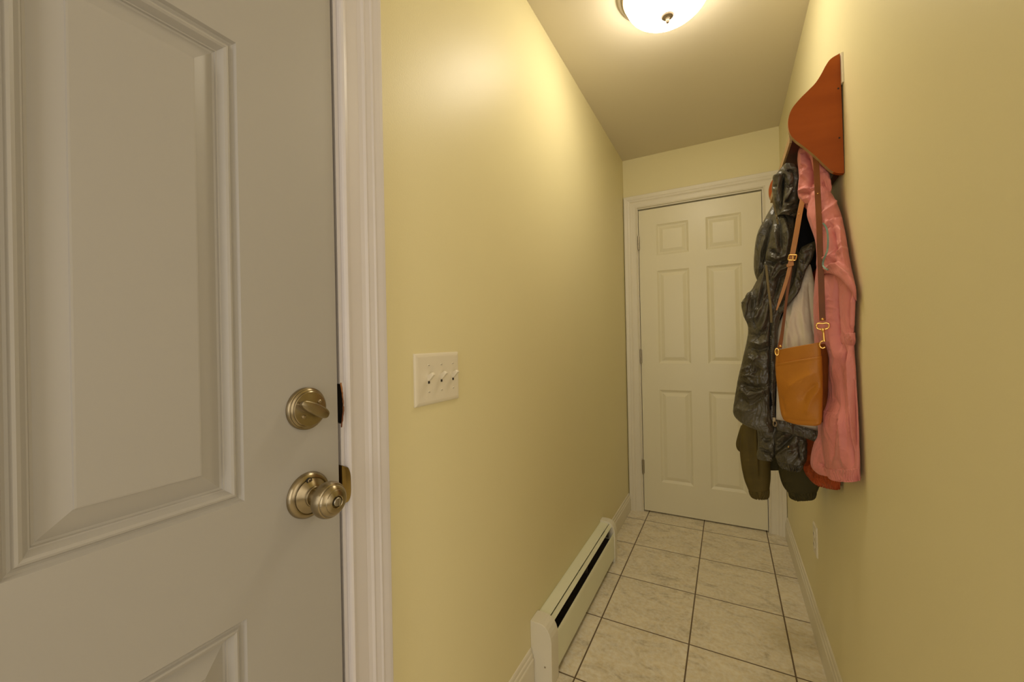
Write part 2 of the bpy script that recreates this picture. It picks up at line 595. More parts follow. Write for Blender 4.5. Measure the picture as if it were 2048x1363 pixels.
# ------------------------------------------------------------------ near door hardware
ky, kz = 0.4285, 0.9185
bm = bmesh.new()
lathe(bm, [(0.0, 0.0660), (0.0088, 0.0660), (0.0090, 0.0712), (0.0100, 0.0718), (0.0145, 0.0708), (0.0175, 0.0692), (0.0180, 0.0680), (0.0195, 0.0674), (0.0228, 0.0645), (0.0242, 0.0626), (0.0245, 0.0610),
           (0.0262, 0.0600), (0.0278, 0.0565), (0.0286, 0.0525), (0.0284, 0.0480), (0.0268, 0.0436), (0.0262, 0.0425), (0.0236, 0.0398), (0.0190, 0.0374), (0.0135, 0.0358), (0.0122, 0.0340), (0.0120, 0.012), (0.0, 0.012)],
      (0, ky, kz), 'x', 72)
knob = recentre(bmobj('door_knob', bm, M['nickel'], door1, True), (0, ky, kz))
bm = bmesh.new()
lathe(bm, [(0.0, 0.0195), (0.0150, 0.0195), (0.0160, 0.0188), (0.0165, 0.0168), (0.0185, 0.0160), (0.0225, 0.0128), (0.0275, 0.0098), (0.0282, 0.0082), (0.0290, 0.0080), (0.0296, 0.0094), (0.0325, 0.0088), (0.0350, 0.0068), (0.0368, 0.0040), (0.0372, 0.0), (0, 0)],
      (0, ky, kz), 'x', 72)
rose = recentre(bmobj('rosette', bm, M['nickel'], knob, True), (0, ky, kz))
rose.parent = knob
rose.matrix_parent_inverse = knob.matrix_basis.inverted()
bm = bmesh.new()
lathe(bm, [(0, 0.0732), (0.0060, 0.0732), (0.0067, 0.0722), (0.0067, 0.0655)], (0, ky, kz), 'x', 32)
bmobj('key_button', bm, M['hinge'], knob, True)
bm = bmesh.new()
add_box(bm, 0.0730, 0.0775, ky - 0.0011, ky + 0.0011, kz - 0.0052, kz + 0.0052)
bmobj('turn_button', bm, M['nickel_plain'], knob, bevel=0.0006)
for ang in (1.75, 1.75 + PI):
    bm = bmesh.new()
    lathe(bm, [(0, 0.0125), (0.0022, 0.0125), (0.0034, 0.0115), (0.0036, 0.0080)], (0, ky + 0.0265 * math.cos(ang), kz + 0.0265 * math.sin(ang)), 'x', 16)
    sc = bmobj('screw', bm, M['screw'], knob, True)
    bm = bmesh.new()
    lathe(bm, [(0, 0.0129), (0.0010, 0.0129), (0.0010, 0.0120)], (0, ky + 0.0265 * math.cos(ang), kz + 0.0265 * math.sin(ang)), 'x', 6)
    bmobj('screw_slot', bm, M['dark'], sc)
    bm = bmesh.new()
    lathe(bm, [(0, 0.0117), (0.0046, 0.0117), (0.0046, 0.0080)], (0, ky + 0.0265 * math.cos(ang), kz + 0.0265 * math.sin(ang)), 'x', 18)  # dark disc painted as the shade round the screw head
    bmobj('screw_recess', bm, M['dark'], sc)

by, bz = 0.4275, 1.0605
bm = bmesh.new()
lathe(bm, [(0, 0.0150), (0.0275, 0.0128), (0.0285, 0.0120), (0.0288, 0.0100), (0.0305, 0.0096), (0.0318, 0.0086), (0.0321, 0.0064), (0.0334, 0.0060), (0.0344, 0.0045), (0.0346, 0), (0, 0)], (0, by, bz), 'x', 64)
bolt = recentre(bmobj('deadbolt', bm, M['nickel'], door1, True), (0, by, bz))
bm = bmesh.new()
pr = []
n = 40
for k in range(n):     # outline of the thumb turn seen from the front
    a = 2 * PI * k / n
    c, s = math.cos(a), math.sin(a)
    ww = 0.0092 + 0.0014 * c
    pr.append((0.0280 * math.copysign(abs(c) ** 0.8, c), ww * math.copysign(abs(s) ** 0.8, s)))
ca, sa = math.cos(-0.52), math.sin(-0.52)
rings = []
for x, sc in ((0.0130, 0.80), (0.0160, 0.84), (0.0200, 0.92), (0.0240, 0.98), (0.0262, 0.97), (0.0272, 0.88), (0.0282, 0.55)):
    rings.append([bm.verts.new((x + 0.0, by + (p[0] * sc * ca - p[1] * sc * sa), bz + (p[0] * sc * sa + p[1] * sc * ca))) for p in pr])
for a, b in zip(rings, rings[1:]):
    for k in range(n):
        bm.faces.new((a[k], a[(k + 1) % n], b[(k + 1) % n], b[k]))
bm.faces.new(rings[0]); bm.faces.new(rings[-1])
bmobj('thumb_turn', bm, M['nickel_plain'], bolt, True)
for dy, dz in ((0.0155, 0.010), (-0.0135, -0.0105)):
    bm = bmesh.new()
    lathe(bm, [(0, 0.0160), (0.0020, 0.0160), (0.0032, 0.0150), (0.0034, 0.0110)], (0, by + dy, bz + dz), 'x', 16)
    bmobj('screw', bm, M['screw'], bolt, True)

# strikes on the jamb
bm = bmesh.new()
prof = [(0.4952, -0.018), (0.4952, 0.0008), (0.4972, 0.0016), (0.5005, 0.0040), (0.5035, 0.0075), (0.5058, 0.0105)]
cols_ = []
NZ = 15
for k in range(NZ):
    t = k / (NZ - 1)
    z = 0.878 + 0.070 * t
    lip = math.sqrt(max(0, 1 - (2 * t - 1) ** 4))
    row = []
    for i, (yy, xx) in enumerate(prof):
        f = 1 if i < 2 else lip
        yb, xb = prof[1]
        row.append((xx if i < 2 else xb + (xx - xb) * f, yy if i < 2 else yb + (yy - yb) * f, z))
    cols_.append(row)
for off in (0.0, 0.0008):
    vs = [[bm.verts.new((x + off, y - off, z)) for x, y, z in row] for row in cols_]
    for a, b in zip(vs, vs[1:]):
        for i in range(len(prof) - 1):
            bm.faces.new((a[i], a[i + 1], b[i + 1], b[i]))
o = bmobj('strike_plate', bm, M['brass'], trim1)
o['label'] = 'worn brass strike plate'
bm = bmesh.new()
random.seed(4)
hole = [(-0.019, 1.023), (-0.019, 1.093)]
add_box(bm, -0.0195, -0.0185, 0.4930, 0.5035, 1.0222, 1.0938)
add_box(bm, -0.0195, -0.0010, 0.5024, 0.5034, 1.0222, 1.0938)  # dark backing put in as the shade inside the hole
bmobj('strike_recess', bm, M['dark'], trim1)
# splintered edge of bare wood around the torn-out strike
bm = bmesh.new()
N = 22
inn, out = [], []
for k in range(N):
    z = 1.016 + 0.080 * k / (N - 1)
    t = k / (N - 1)
    o_ = 0.4975 + 0.0040 * math.sin(PI * t) + random.uniform(-0.0006, 0.0008)
    if 0.25 < t < 0.45:
        o_ += 0.0012
    i_ = 0.4954 + max(0, 0.0046 * math.sin(PI * (t - 0.05) / 0.9)) + random.uniform(-0.0004, 0.0004)
    i_ = min(i_, o_ - 0.0003)
    inn.append((i_, z)); out.append((o_, z))
vi = [bm.verts.new((-0.0002, a, z)) for a, z in inn]
vo = [bm.verts.new((0.0003, a, z)) for a, z in out]
for k in range(N - 1):
    bm.faces.new((vi[k], vo[k], vo[k + 1], vi[k + 1]))
o = bmobj('splintered_wood', bm, M['raw_wood'], trim1)
o['label'] = 'bare splintered wood round the deadbolt hole'
bm = bmesh.new()
va = [bm.verts.new((0.0001, a, z)) for a, z in out]
vc = [bm.verts.new((0.0001, 0.5045, z)) for a, z in out]
for k in range(N - 1):
    bm.faces.new((va[k], vc[k], vc[k + 1], va[k + 1]))
bmobj('jamb_edge', bm, M['trim'], trim1)

# hinges of the far door
for hz in (1.812, 1.048, 0.303):
    bm = bmesh.new()
    lathe(bm, [(0, -0.050), (0.003, -0.050), (0.0035, -0.046), (0.0058, -0.045), (0.0058, -0.0155), (0.0050, -0.0150), (0.0050, -0.0145), (0.0058, -0.014), (0.0058, 0.014), (0.0050, 0.0145), (0.0050, 0.0150), (0.0058, 0.0155),
               (0.0058, 0.045), (0.0035, 0.046), (0.003, 0.050), (0, 0.050)], (0.0965, D - 0.008, hz), 'z', 16)
    add_box(bm, 0.0985, 0.1040, D - 0.0030, D + 0.002, hz - 0.045, hz + 0.045)
    bmobj('hinge', bm, M['hinge'], door2)

# ------------------------------------------------------------------ switch plate
sy0, sy1, sz0, sz1 = 0.6865, 0.8515, 1.0215, 1.1410
sw = thing('light_switch', (0, (sy0 + sy1) / 2, sz0), 'ivory three gang toggle switch plate on the yellow wall', 'light switch')
bm = bmesh.new()
rings = []
for ins, x in ((0, 0), (0, 0.0015), (0.0008, 0.0032), (0.0030, 0.0050), (0.0065, 0.0061), (0.0090, 0.0065)):
    rings.append([(x, sy0 + ins, sz0 + ins), (x, sy1 - ins, sz0 + ins), (x, sy1 - ins, sz1 - ins), (x, sy0 + ins, sz1 - ins)])
vr = [[bm.verts.new(p) for p in r] for r in rings]
for a, b in zip(vr, vr[1:]):
    for k in range(4):
        bm.faces.new((a[k], a[(k + 1) % 4], b[(k + 1) % 4], b[k]))
bm.faces.new(vr[-1])
plate = bmobj('cover_plate', bm, M['plate'], sw, bevel=0.0008)
for ty in (0.7310, 0.7775, 0.8235):
    box('toggle_slot', (0.0060, 0.0069, ty - 0.0048, ty + 0.0048, 1.0690, 1.0935), M['plate'], plate, bevel=0.0003)
    box('slot_gap', (0.0065, 0.00705, ty - 0.0034, ty + 0.0034, 1.0708, 1.0765), M['dark'], plate)
    bm = bmesh.new()
    sec = []
    for x, z, hw, hh in ((0.0050, 1.0835, 0.0036, 0.0068), (0.0090, 1.0850, 0.0035, 0.0058), (0.0150, 1.0895, 0.0038, 0.0045), (0.0195, 1.0930, 0.0044, 0.0036), (0.0215, 1.0945, 0.0036, 0.0026)):
        sec.append([bm.verts.new((x - 0.0025 * sv, ty + su * hw, z + sv * hh)) for su, sv in ((-1, -1), (1, -1), (1, 1), (-1, 1))])
    for a, b in zip(sec, sec[1:]):
        for k in range(4):
            bm.faces.new((a[k], a[(k + 1) % 4], b[(k + 1) % 4], b[k]))
    bm.faces.new(sec[0]); bm.faces.new(sec[-1])
    bmobj('toggle', bm, M['plate'], sw, bevel=0.0009)
    for z in (1.1125, 1.0515):
        bm = bmesh.new()
        lathe(bm, [(0, 0.0078), (0.0018, 0.0077), (0.0030, 0.0068), (0.0030, 0.0060)], (0, ty, z), 'x', 16)
        sc = bmobj('screw', bm, M['plate'], sw, True)
        box('screw_slot', (0.0074, 0.0079, ty - 0.0026, ty + 0.0026, z - 0.0004, z + 0.0004), M['dark'], sc)

# ------------------------------------------------------------------ outlet on the right wall
ot = thing('wall_outlet', (W, 1.93, 0.315), 'pale outlet plate low on the right wall below the coats', 'outlet')
bm = bmesh.new()
rings = []
for ins, x in ((0, 0), (0, 0.002), (0.002, 0.0045), (0.005, 0.0055)):
    rings.append([bm.verts.new((W - x, a, z)) for a, z in ((1.893 + ins, 0.318 + ins), (1.963 - ins, 0.318 + ins), (1.963 - ins, 0.433 - ins), (1.893 + ins, 0.433 - ins))])
for a, b in zip(rings, rings[1:]):
    for k in range(4):
        bm.faces.new((a[k], a[(k + 1) % 4], b[(k + 1) % 4], b[k]))
bm.faces.new(rings[-1])
bmobj('cover_plate', bm, M['plate'], ot)
for z in (0.356, 0.396):
    bm = bmesh.new()
    prism(bm, [(1.928 + 0.0165 * math.cos(a), max(-0.0135, min(0.0135, 0.0165 * math.sin(a)))) for a in np.linspace(0, 2 * PI, 24, endpoint=False)],
          lambda p, t: (t, p[0], z + p[1]), W - 0.0053, W - 0.0075)
    rc = bmobj('receptacle', bm, M['plate'], ot)
    bm = bmesh.new()
    add_box(bm, W - 0.0079, W - 0.0074, 1.9205, 1.9220, z - 0.003, z + 0.005)
    add_box(bm, W - 0.0079, W - 0.0074, 1.9335, 1.9350, z - 0.003, z + 0.005)
    bmobj('slots', bm, M['dark'], rc)

# ------------------------------------------------------------------ baseboard heater
hy0, hy1 = 1.246, 2.154
ht = thing('baseboard_heater', (0, (hy0 + hy1) / 2, 0), 'long pale green baseboard heater with a dark slot on the left wall', 'heater')
bm = bmesh.new()
prism(bm, [(0.0005, 0.018), (0.003, 0.018), (0.003, 0.196), (0.006, 0.199), (0.040, 0.199), (0.044, 0.1965), (0.044, 0.194), (0.0405, 0.1965), (0.0005, 0.1965)],
      lambda p, t: (p[0], t, p[1]), hy0 + 0.030, hy1 - 0.030)
bmobj('back_panel', bm, M['heater'], ht)
bm = bmesh.new()
prism(bm, [(0.0665, 0.149), (0.0685, 0.151), (0.0710, 0.146), (0.0725, 0.136), (0.0725, 0.030), (0.0705, 0.022), (0.060, 0.020), (0.060, 0.022), (0.0695, 0.024), (0.0710, 0.031), (0.0710, 0.136), (0.0695, 0.144)],
      lambda p, t: (p[0], t, p[1]), hy0 + 0.028, hy1 - 0.028)
bmobj('front_panel', bm, M['heater'], ht)
bm = bmesh.new()
prism(bm, [(0.0475, 0.1945), (0.0495, 0.1955), (0.0600, 0.1830), (0.0590, 0.1815)], lambda p, t: (p[0], t, p[1]), hy0 + 0.034, hy1 - 0.034)
bmobj('damper', bm, M['heater'], ht)
bm = bmesh.new()
add_box(bm, 0.003, 0.062, hy0 + 0.03, hy1 - 0.03, 0.018, 0.030)
for k in range(100):
    y = hy0 + 0.06 + k * (hy1 - hy0 - 0.12) / 99
    add_box(bm, 0.010, 0.058, y - 0.0006, y + 0.0006, 0.060, 0.125)
tube(bm, [(0.034, hy0 + 0.04, 0.092), (0.034, hy1 - 0.04, 0.092)], 0.011)
bmobj('heating_element', bm, M['fin'], ht)
for y in (hy0 + 0.06, (hy0 + hy1) / 2, hy1 - 0.10):
    bm = bmesh.new()
    add_box(bm, 0.003, 0.058, y, y + 0.004, 0.150, 0.180)
    bmobj('bracket', bm, M['fin'], ht)
cap = [(0.0, 0.0), (0.0765, 0.0), (0.0770, 0.150), (0.0755, 0.165), (0.0715, 0.179), (0.0650, 0.191), (0.0560, 0.200), (0.0450, 0.2055), (0.0340, 0.2075), (0.0, 0.2075)]
for y0, y1 in ((hy0, hy0 + 0.062), (hy1 - 0.045, hy1)):
    bm = bmesh.new()
    prism(bm, cap, lambda p, t: (p[0], t, p[1]), y0, y1)
    o = bmobj('end_cap', bm, M['heater_cap'], ht, bevel=0.0015)
    bm = bmesh.new()
    lathe(bm, [(0, -0.001), (0.003, -0.001), (0.003, 0.001)], (0.052, y0, 0.066), 'y', 12)
    if y0 == hy0:
        bmobj('screw', bm, M['hinge'], o)
    else:
        bm.free()

# ------------------------------------------------------------------ ceiling lamp
lx, ly = 0.4515, 1.505
lamp = thing('ceiling_lamp', (lx, ly, H - 0.13), 'round flush ceiling lamp with frosted glass bowl, lit', 'ceiling lamp')
bm = bmesh.new()
lathe(bm, [(0, H), (0.160, H), (0.165, H - 0.003), (0.166, H - 0.010), (0.160, H - 0.014), (0.153, H - 0.015), (0.150, H - 0.024), (0.147, H - 0.026), (0.140, H - 0.020), (0, H - 0.020)], (lx, ly, 0), 'z', 72)
bmobj('pan', bm, M['pan'], lamp, True)
bm = bmesh.new()
pr = []
for k in range(17):
    a = k / 16 * PI / 2
    pr.append((0.143 * math.cos(a) ** 0.75 if k < 16 else 0.0, H - 0.024 - 0.082 * math.sin(a) ** 1.1))
lathe(bm, pr, (lx, ly, 0), 'z', 64)
bmobj('glass_bowl', bm, M['glass'], lamp, True)
bm = bmesh.new()
zb = H - 0.106
lathe(bm, [(0, zb + 0.002), (0.0205, zb + 0.003), (0.0215, zb + 0.000), (0.0180, zb - 0.004), (0.0075, zb - 0.007), (0.0045, zb - 0.011), (0.0065, zb - 0.015), (0.0070, zb - 0.018), (0.0045, zb - 0.023), (0, zb - 0.025)], (lx, ly, 0), 'z', 32)
bmobj('finial', bm, M['finial'], lamp, True)

# ------------------------------------------------------------------ coat rack
rk = thing('coat_rack', (W, 1.70, 1.60), 'reddish brown wooden coat rack with curved side panels on the right wall', 'coat rack')
outl = [(0.8975, 1.926), (0.878, 1.918), (0.867, 1.904), (0.856, 1.883), (0.843, 1.863), (0.826, 1.847), (0.807, 1.830), (0.789, 1.809), (0.780, 1.786), (0.778, 1.762), (0.782, 1.738),
        (0.794, 1.717), (0.817, 1.690), (0.841, 1.659), (0.861, 1.630), (0.875, 1.612), (0.889, 1.603), (0.9015, 1.601)]


def smooth2(pts, n=5):
    P = np.array(pts)
    out = []
    for i in range(len(P) - 1):
        p0, p1, p2, p3 = P[max(i - 1, 0)], P[i], P[i + 1], P[min(i + 2, len(P) - 1)]
        for k in range(n):
            t = k / n
            out.append(0.5 * ((2 * p1) + (-p0 + p2) * t + (2 * p0 - 5 * p1 + 4 * p2 - p3) * t * t + (-p0 + 3 * p1 - 3 * p2 + p3) * t ** 3))
    out.append(P[-1])
    return [tuple(q) for q in out]


so = smooth2(outl, 4)
for y0 in (1.390, 1.995):
    bm = bmesh.new()
    prism(bm, so, lambda p, t: (p[0], t, p[1]), y0, y0 + 0.016)
    o = bmobj('side_panel', bm, M['wood_rack'], rk)
    if True:
        o.data.materials.append(M['ply'])
        for f in o.data.polygons:
            c = f.center
            if abs(f.normal.y) < 0.5 and f.normal.z < 0.3 and c.x < 0.88:
                f.material_index = 1
    if y0 < 1.5:
        for z in (1.832, 1.698):
            bm = bmesh.new()
            lathe(bm, [(0, -0.0006), (0.0022, -0.0006), (0.0022, 0.002)], (0.8925, 1.390, z), 'y', 12)
            bmobj('screw_hole', bm, M['dark'], o)
bm = bmesh.new()
add_box(bm, 0.788, 0.890, 1.406, 1.995, 1.722, 1.740)
bmobj('shelf', bm, M['rack_dark'], rk)
box('shelf_edge', (0.7825, 0.788, 1.406, 1.995, 1.718, 1.742), M['ply'], rk)
box('back_board', (0.887, 0.9015, 1.406, 1.995, 1.615, 1.905), M['rack_dark'], rk)
box('bare_wall_strip', (0.8985, 0.9025, 1.380, 1.395, 1.842, 1.922), M['plate'], rk)  # added pale strip for the unpainted sliver of wall beside the panel
for y in (1.47, 1.57, 1.68, 1.80, 1.92):
    bm = bmesh.new()
    tube(bm, [(0.887, y, 1.655), (0.860, y, 1.662), (0.835, y, 1.672), (0.826, y, 1.680)], [0.006, 0.006, 0.006, 0.009])
    bmobj('peg', bm, M['rack_dark'], rk, True)


# ------------------------------------------------------------------ cloth
class Noise:
    def __init__(s, seed):
        s.g = np.random.RandomState(seed).rand(256, 256)

    def __call__(s, x, y):
        xi, yi = np.floor(x).astype(int), np.floor(y).astype(int)
        fx, fy = x - xi, y - yi
        fx, fy = fx * fx * fx * (fx * (fx * 6 - 15) + 10), fy * fy * fy * (fy * (fy * 6 - 15) + 10)
        g = s.g
        a, b = g[xi % 256, yi % 256], g[(xi + 1) % 256, yi % 256]
        c, d = g[xi % 256, (yi + 1) % 256], g[(xi + 1) % 256, (yi + 1) % 256]
        return (a * (1 - fx) + b * fx) * (1 - fy) + (c * (1 - fx) + d * fx) * fy


def crinkle(u, v, seed, layers):
    """layers: (angle of the crease direction in degrees from horizontal, length, width, amplitude)"""
    out = np.zeros_like(u)
    for i, (ang, ln, wd_, amp) in enumerate(layers):
        if amp < 0:
            out += crumple(u, v, seed * 13 + i, ang, ln, wd_, -amp)
            continue
        n1, n2 = Noise(seed * 17 + i * 5), Noise(seed * 31 + i * 7 + 1)
        a = math.radians(ang)
        wx, wy = (n2(u / 40, v / 40) - 0.5) * 14, (n2(u / 40 + 9, v / 40 + 3) - 0.5) * 14
        uu, vv = u + wx, v + wy
        p, q = uu * math.cos(a) + vv * math.sin(a), -uu * math.sin(a) + vv * math.cos(a)
        r = n1(p / ln + 50, q / wd_ + 50)
        out += amp * ((1 - np.abs(r * 2 - 1) * 2) * 0.6 + (r - 0.5) * 0.8)
    return out


def crumple(u, v, seed, ang, ln, wd_, amp):
    """sharp creases between flat facets"""
    a = math.radians(ang)
    n2 = Noise(seed * 3 + 2)
    uu, vv = u + (n2(u / 30, v / 30) - 0.5) * 16, v + (n2(u / 30 + 7, v / 30) - 0.5) * 16
    p, q = (uu * math.cos(a) + vv * math.sin(a)) / ln + 100, (-uu * math.sin(a) + vv * math.cos(a)) / wd_ + 100
    g = np.random.RandomState(seed).rand(64, 64, 3)
    pi, qi = np.floor(p).astype(int), np.floor(q).astype(int)
    f1 = np.full(u.shape, 9.0)
    f2 = np.full(u.shape, 9.0)
    tilt = np.zeros_like(u)
    for i in (-1, 0, 1):
        for j in (-1, 0, 1):
            c = g[(pi + i) % 64, (qi + j) % 64]
            dx, dy = pi + i + c[..., 0] - p, qi + j + c[..., 1] - q
            d = np.sqrt(dx * dx + dy * dy)
            m = d < f1
            f2 = np.where(m, f1, np.minimum(f2, d))
            tilt = np.where(m, c[..., 2], tilt)
            f1 = np.where(m, d, f1)
    e = np.minimum(f2 - f1, 0.6)
    return amp * (e * 0.6 + 0.5 * (f1 - 0.5)) * (0.5 + tilt)


def stroke_field(u, v, strokes):
    out = np.zeros_like(u)
    for pts, w, h in strokes:
        best = np.full(u.shape, 1e9)
        tt = np.zeros_like(u)
        n = len(pts) - 1
        for i in range(n):
            ax, ay = pts[i]
            bx, by_ = pts[i + 1]
            dx, dy = bx - ax, by_ - ay
            t = np.clip(((u - ax) * dx + (v - ay) * dy) / (dx * dx + dy * dy), 0, 1)
            d = np.hypot(u - ax - t * dx, v - ay - t * dy)
            m = d < best
            best = np.where(m, d, best)
            tt = np.where(m, (i + t) / n, tt)
        taper = np.clip(np.minimum(tt, 1 - tt) * 5 + 0.25, 0, 1)
        out += 1.35 * h * np.exp(-(best / w) ** 1.3) * taper
    return out


DRAPE = []      # front surfaces, so that straps and piping can lie on them


def cloth(name, m, rows, parent, bf=0.03, bb=0.03, strokes=(), layers=(), seed=1, nu=150, nv=None, pw=0.85, gather=None, cap_top=True,
          label=None, drape=True, hem=0.02, flat=None):
    """rows of (uL, vL, yL, uR, vR, yR or 'w'), top to bottom; the garment is a closed, hollow-hemmed tube between them"""
    K = len(rows)
    Lp, Rp = [], []
    arch = []
    for row in rows:
        uL, vL, yL, uR, vR, yR = row[:6]
        arch.append([(row[6] if len(row) > 6 else 0) * 0.0022])
        Lp.append(at(uL, vL, yL))
        if yR == 'w':
            Rp.append(atx(uR, vR, W - 0.007))
        else:
            q = at(uR, vR, yR)
            if q[0] > W - 0.006:
                q = atx(uR, vR, W - 0.006)
            Rp.append(q)
    Lp, Rp = np.array(Lp), np.array(Rp)
    ln = sum(math.hypot(rows[i + 1][0] - rows[i][0], rows[i + 1][1] - rows[i][1]) for i in range(K - 1))
    if nv is None:
        nv = int(max(24, min(420, ln * 0.8)))

    def interp(P, t):
        i = np.clip(np.floor(t).astype(int), 0, K - 2)
        f = (t - i)[:, None]
        p0, p1, p2, p3 = P[np.maximum(i - 1, 0)], P[i], P[i + 1], P[np.minimum(i + 2, K - 1)]
        return 0.5 * ((2 * p1) + (-p0 + p2) * f + (2 * p0 - 5 * p1 + 4 * p2 - p3) * f ** 2 + (-p0 + 3 * p1 - 3 * p2 + p3) * f ** 3)
    t = np.linspace(0, K - 1, nv)
    L, R = interp(Lp, t), interp(Rp, t)
    AR = interp(np.array(arch), t)[:, 0]
    C, A = (L + R) / 2, (R - L) / 2
    h = C - CAM
    h[:, 2] = 0
    h /= np.linalg.norm(h, axis=1)[:, None]
    th = np.linspace(0, 2 * PI, nu, endpoint=False)
    # denser towards the front
    th = th + 0.0
    c, s = np.cos(th), np.sin(th)
    cc = np.sign(c) * np.abs(c) ** pw
    ss = np.sign(s) * np.abs(s) ** pw
    wid = np.linalg.norm(A, axis=1)
    tn = t / (K - 1)
    end = np.clip(np.minimum(tn * 7 + 0.25, 1), 0, 1) if cap_top else np.ones(nv)
    lim = np.minimum(1.0, wid / 0.02)
    BF, BB = bf * end * lim, bb * end * lim
    depth = np.where(ss[None, :] > 0, -ss[None, :] * BF[:, None], -ss[None, :] * BB[:, None])
    P = C[:, None, :] + A[:, None, :] * cc[None, :, None] + h[:, None, :] * depth[:, :, None]
    P[:, :, 2] += AR[:, None] * (1 - cc[None, :] ** 2)
    # normals
    du = np.roll(P, -1, 1) - np.roll(P, 1, 1)
    dv = np.gradient(P, axis=0)
    N = np.cross(du, dv)
    N /= np.linalg.norm(N, axis=2)[:, :, None] + 1e-12
    ctr = P - C[:, None, :]
    sg = np.sign((N * ctr).sum())
    N *= sg
    u, v = pix(P.reshape(-1, 3))
    u, v = u.reshape(P.shape[:2]), v.reshape(P.shape[:2])
    front = np.clip(-(N * h[:, None, :]).sum(2) * 1.5 - 0.12, 0, 1)
    disp = crinkle(u, v, seed, layers) * (0.22 + 0.78 * front)
    disp = disp + stroke_field(u, v, strokes) * front
    if gather:
        n_g, t0, amp = gather
        ph = np.clip((tn - t0) / max(1e-6, (1 - t0)), 0, 1)
        nn = Noise(seed + 90)
        wob = (nn(th[None, :] * 3 + 20, tn[:, None] * 4 + 20) - 0.5) * 3
        disp = disp + amp * ph[:, None] ** 0.7 * np.sin(th[None, :] * n_g + wob * 3.2) * (0.2 + 1.4 * nn(th[None, :] * 2 + 70, tn[:, None] + 5))
    fade = np.clip((1 - tn) * 30, 0.35, 1)[:, None] * np.clip(tn * 15, 0.2, 1)[:, None]
    P = P + N * (disp * (fade if not gather else 1.0))[:, :, None]
    P[:, :, 0] = np.minimum(P[:, :, 0], W - 0.004)
    rings = [P[i] for i in range(nv)]
    # hem turned in
    if hem:
        cb = rings[-1].mean(0)
        r1 = cb + (rings[-1] - cb) * 0.94 + np.array([0, 0, 0.002])
        r2 = cb + (rings[-1] - cb) * 0.85 + np.array([0, 0, hem])
        r3 = cb + (rings[-1] - cb) * 0.30 + np.array([0, 0, hem * 1.4])
        rings += [r1, r2, r3]
    ct = rings[0].mean(0)
    cbm = rings[-1].mean(0)
    verts = np.concatenate(rings + [ct[None] + np.array([[0, 0, 0.001]]), cbm[None]])
    nr = len(rings)
    faces = []
    for i in range(nr - 1):
        for k in range(nu):
            k2 = (k + 1) % nu
            faces.append((i * nu + k, (i + 1) * nu + k, (i + 1) * nu + k2, i * nu + k2))
    top, bot = nr * nu, nr * nu + 1
    for k in range(nu):
        k2 = (k + 1) % nu
        faces.append((top, k, k2))
        faces.append((bot, (nr - 1) * nu + k2, (nr - 1) * nu + k))
    me = bpy.data.meshes.new(name)
    me.from_pydata([tuple(q) for q in verts], [], faces)
    me.update()
    bm = bmesh.new()
    bm.from_mesh(me)
    bmesh.ops.recalc_face_normals(bm, faces=bm.faces)
    bm.to_mesh(me)
    bm.free()
    o = link(name, me, m, parent, True)
    if label:
        o['label'] = label
    if drape:
        DRAPE.append((P.reshape(-1, 3), pix(P.reshape(-1, 3)), name))
    return o


def drape_y(u, v, r=5.0, default=1.42):
    """nearest hanging surface at this place: its Y"""
    best = 9
    for P, (pu, pv), nm in DRAPE:
        m = (np.abs(pu - u) < r) & (np.abs(pv - v) < r)
        if m.any():
            best = min(best, P[m][:, 1].min())
    return best if best < 9 else default


def ribbon(name, m, pts, widths, parent, th=0.0022, off=0.004, ys=None, sub=8, label=None):
    """a flat leather or tape strip; pts in (u, v), lying on what hangs behind it"""
    pp = smooth2(pts, sub)
    ww = smooth2([(w, 0) for w in widths], sub) if isinstance(widths, (list, tuple)) else [(widths, 0)] * len(pp)
    if ys is None:
        yy = np.array([drape_y(a, b) - off for a, b in pp])
    else:
        yy = np.array([q[0] for q in smooth2([(y, 0) for y in ys], sub)])
    if ys is None and len(yy) > 6:
        k = np.ones(9) / 9
        sm = np.convolve(np.pad(yy, 4, mode='edge'), k, mode='valid')
        yy = np.minimum(sm, yy + 0.002)
    c = np.array([at(a, b, y) for (a, b), y in zip(pp, yy)])
    t = np.gradient(c, axis=0)
    t /= np.linalg.norm(t, axis=1)[:, None]
    h = c - CAM
    h /= np.linalg.norm(h, axis=1)[:, None]
    s = np.cross(t, h)
    s /= np.linalg.norm(s, axis=1)[:, None]
    n = np.cross(s, t)
    bm = bmesh.new()
    rings = []
    for i in range(len(c)):
        w = ww[i][0] / 2
        rings.append([bm.verts.new(c[i] + s[i] * a * w + n[i] * b * th / 2) for a, b in ((-1, -0.6), (-0.93, -1), (0.93, -1), (1, -0.6), (1, 0.6), (0.93, 1), (-0.93, 1), (-1, 0.6))])
    for a, b in zip(rings, rings[1:]):
        for k in range(8):
            bm.faces.new((a[k], a[(k + 1) % 8], b[(k + 1) % 8], b[k]))
    bm.faces.new(rings[0]); bm.faces.new(rings[-1])
    o = bmobj(name, bm, m, parent)
    if label:
        o['label'] = label
    return o, c


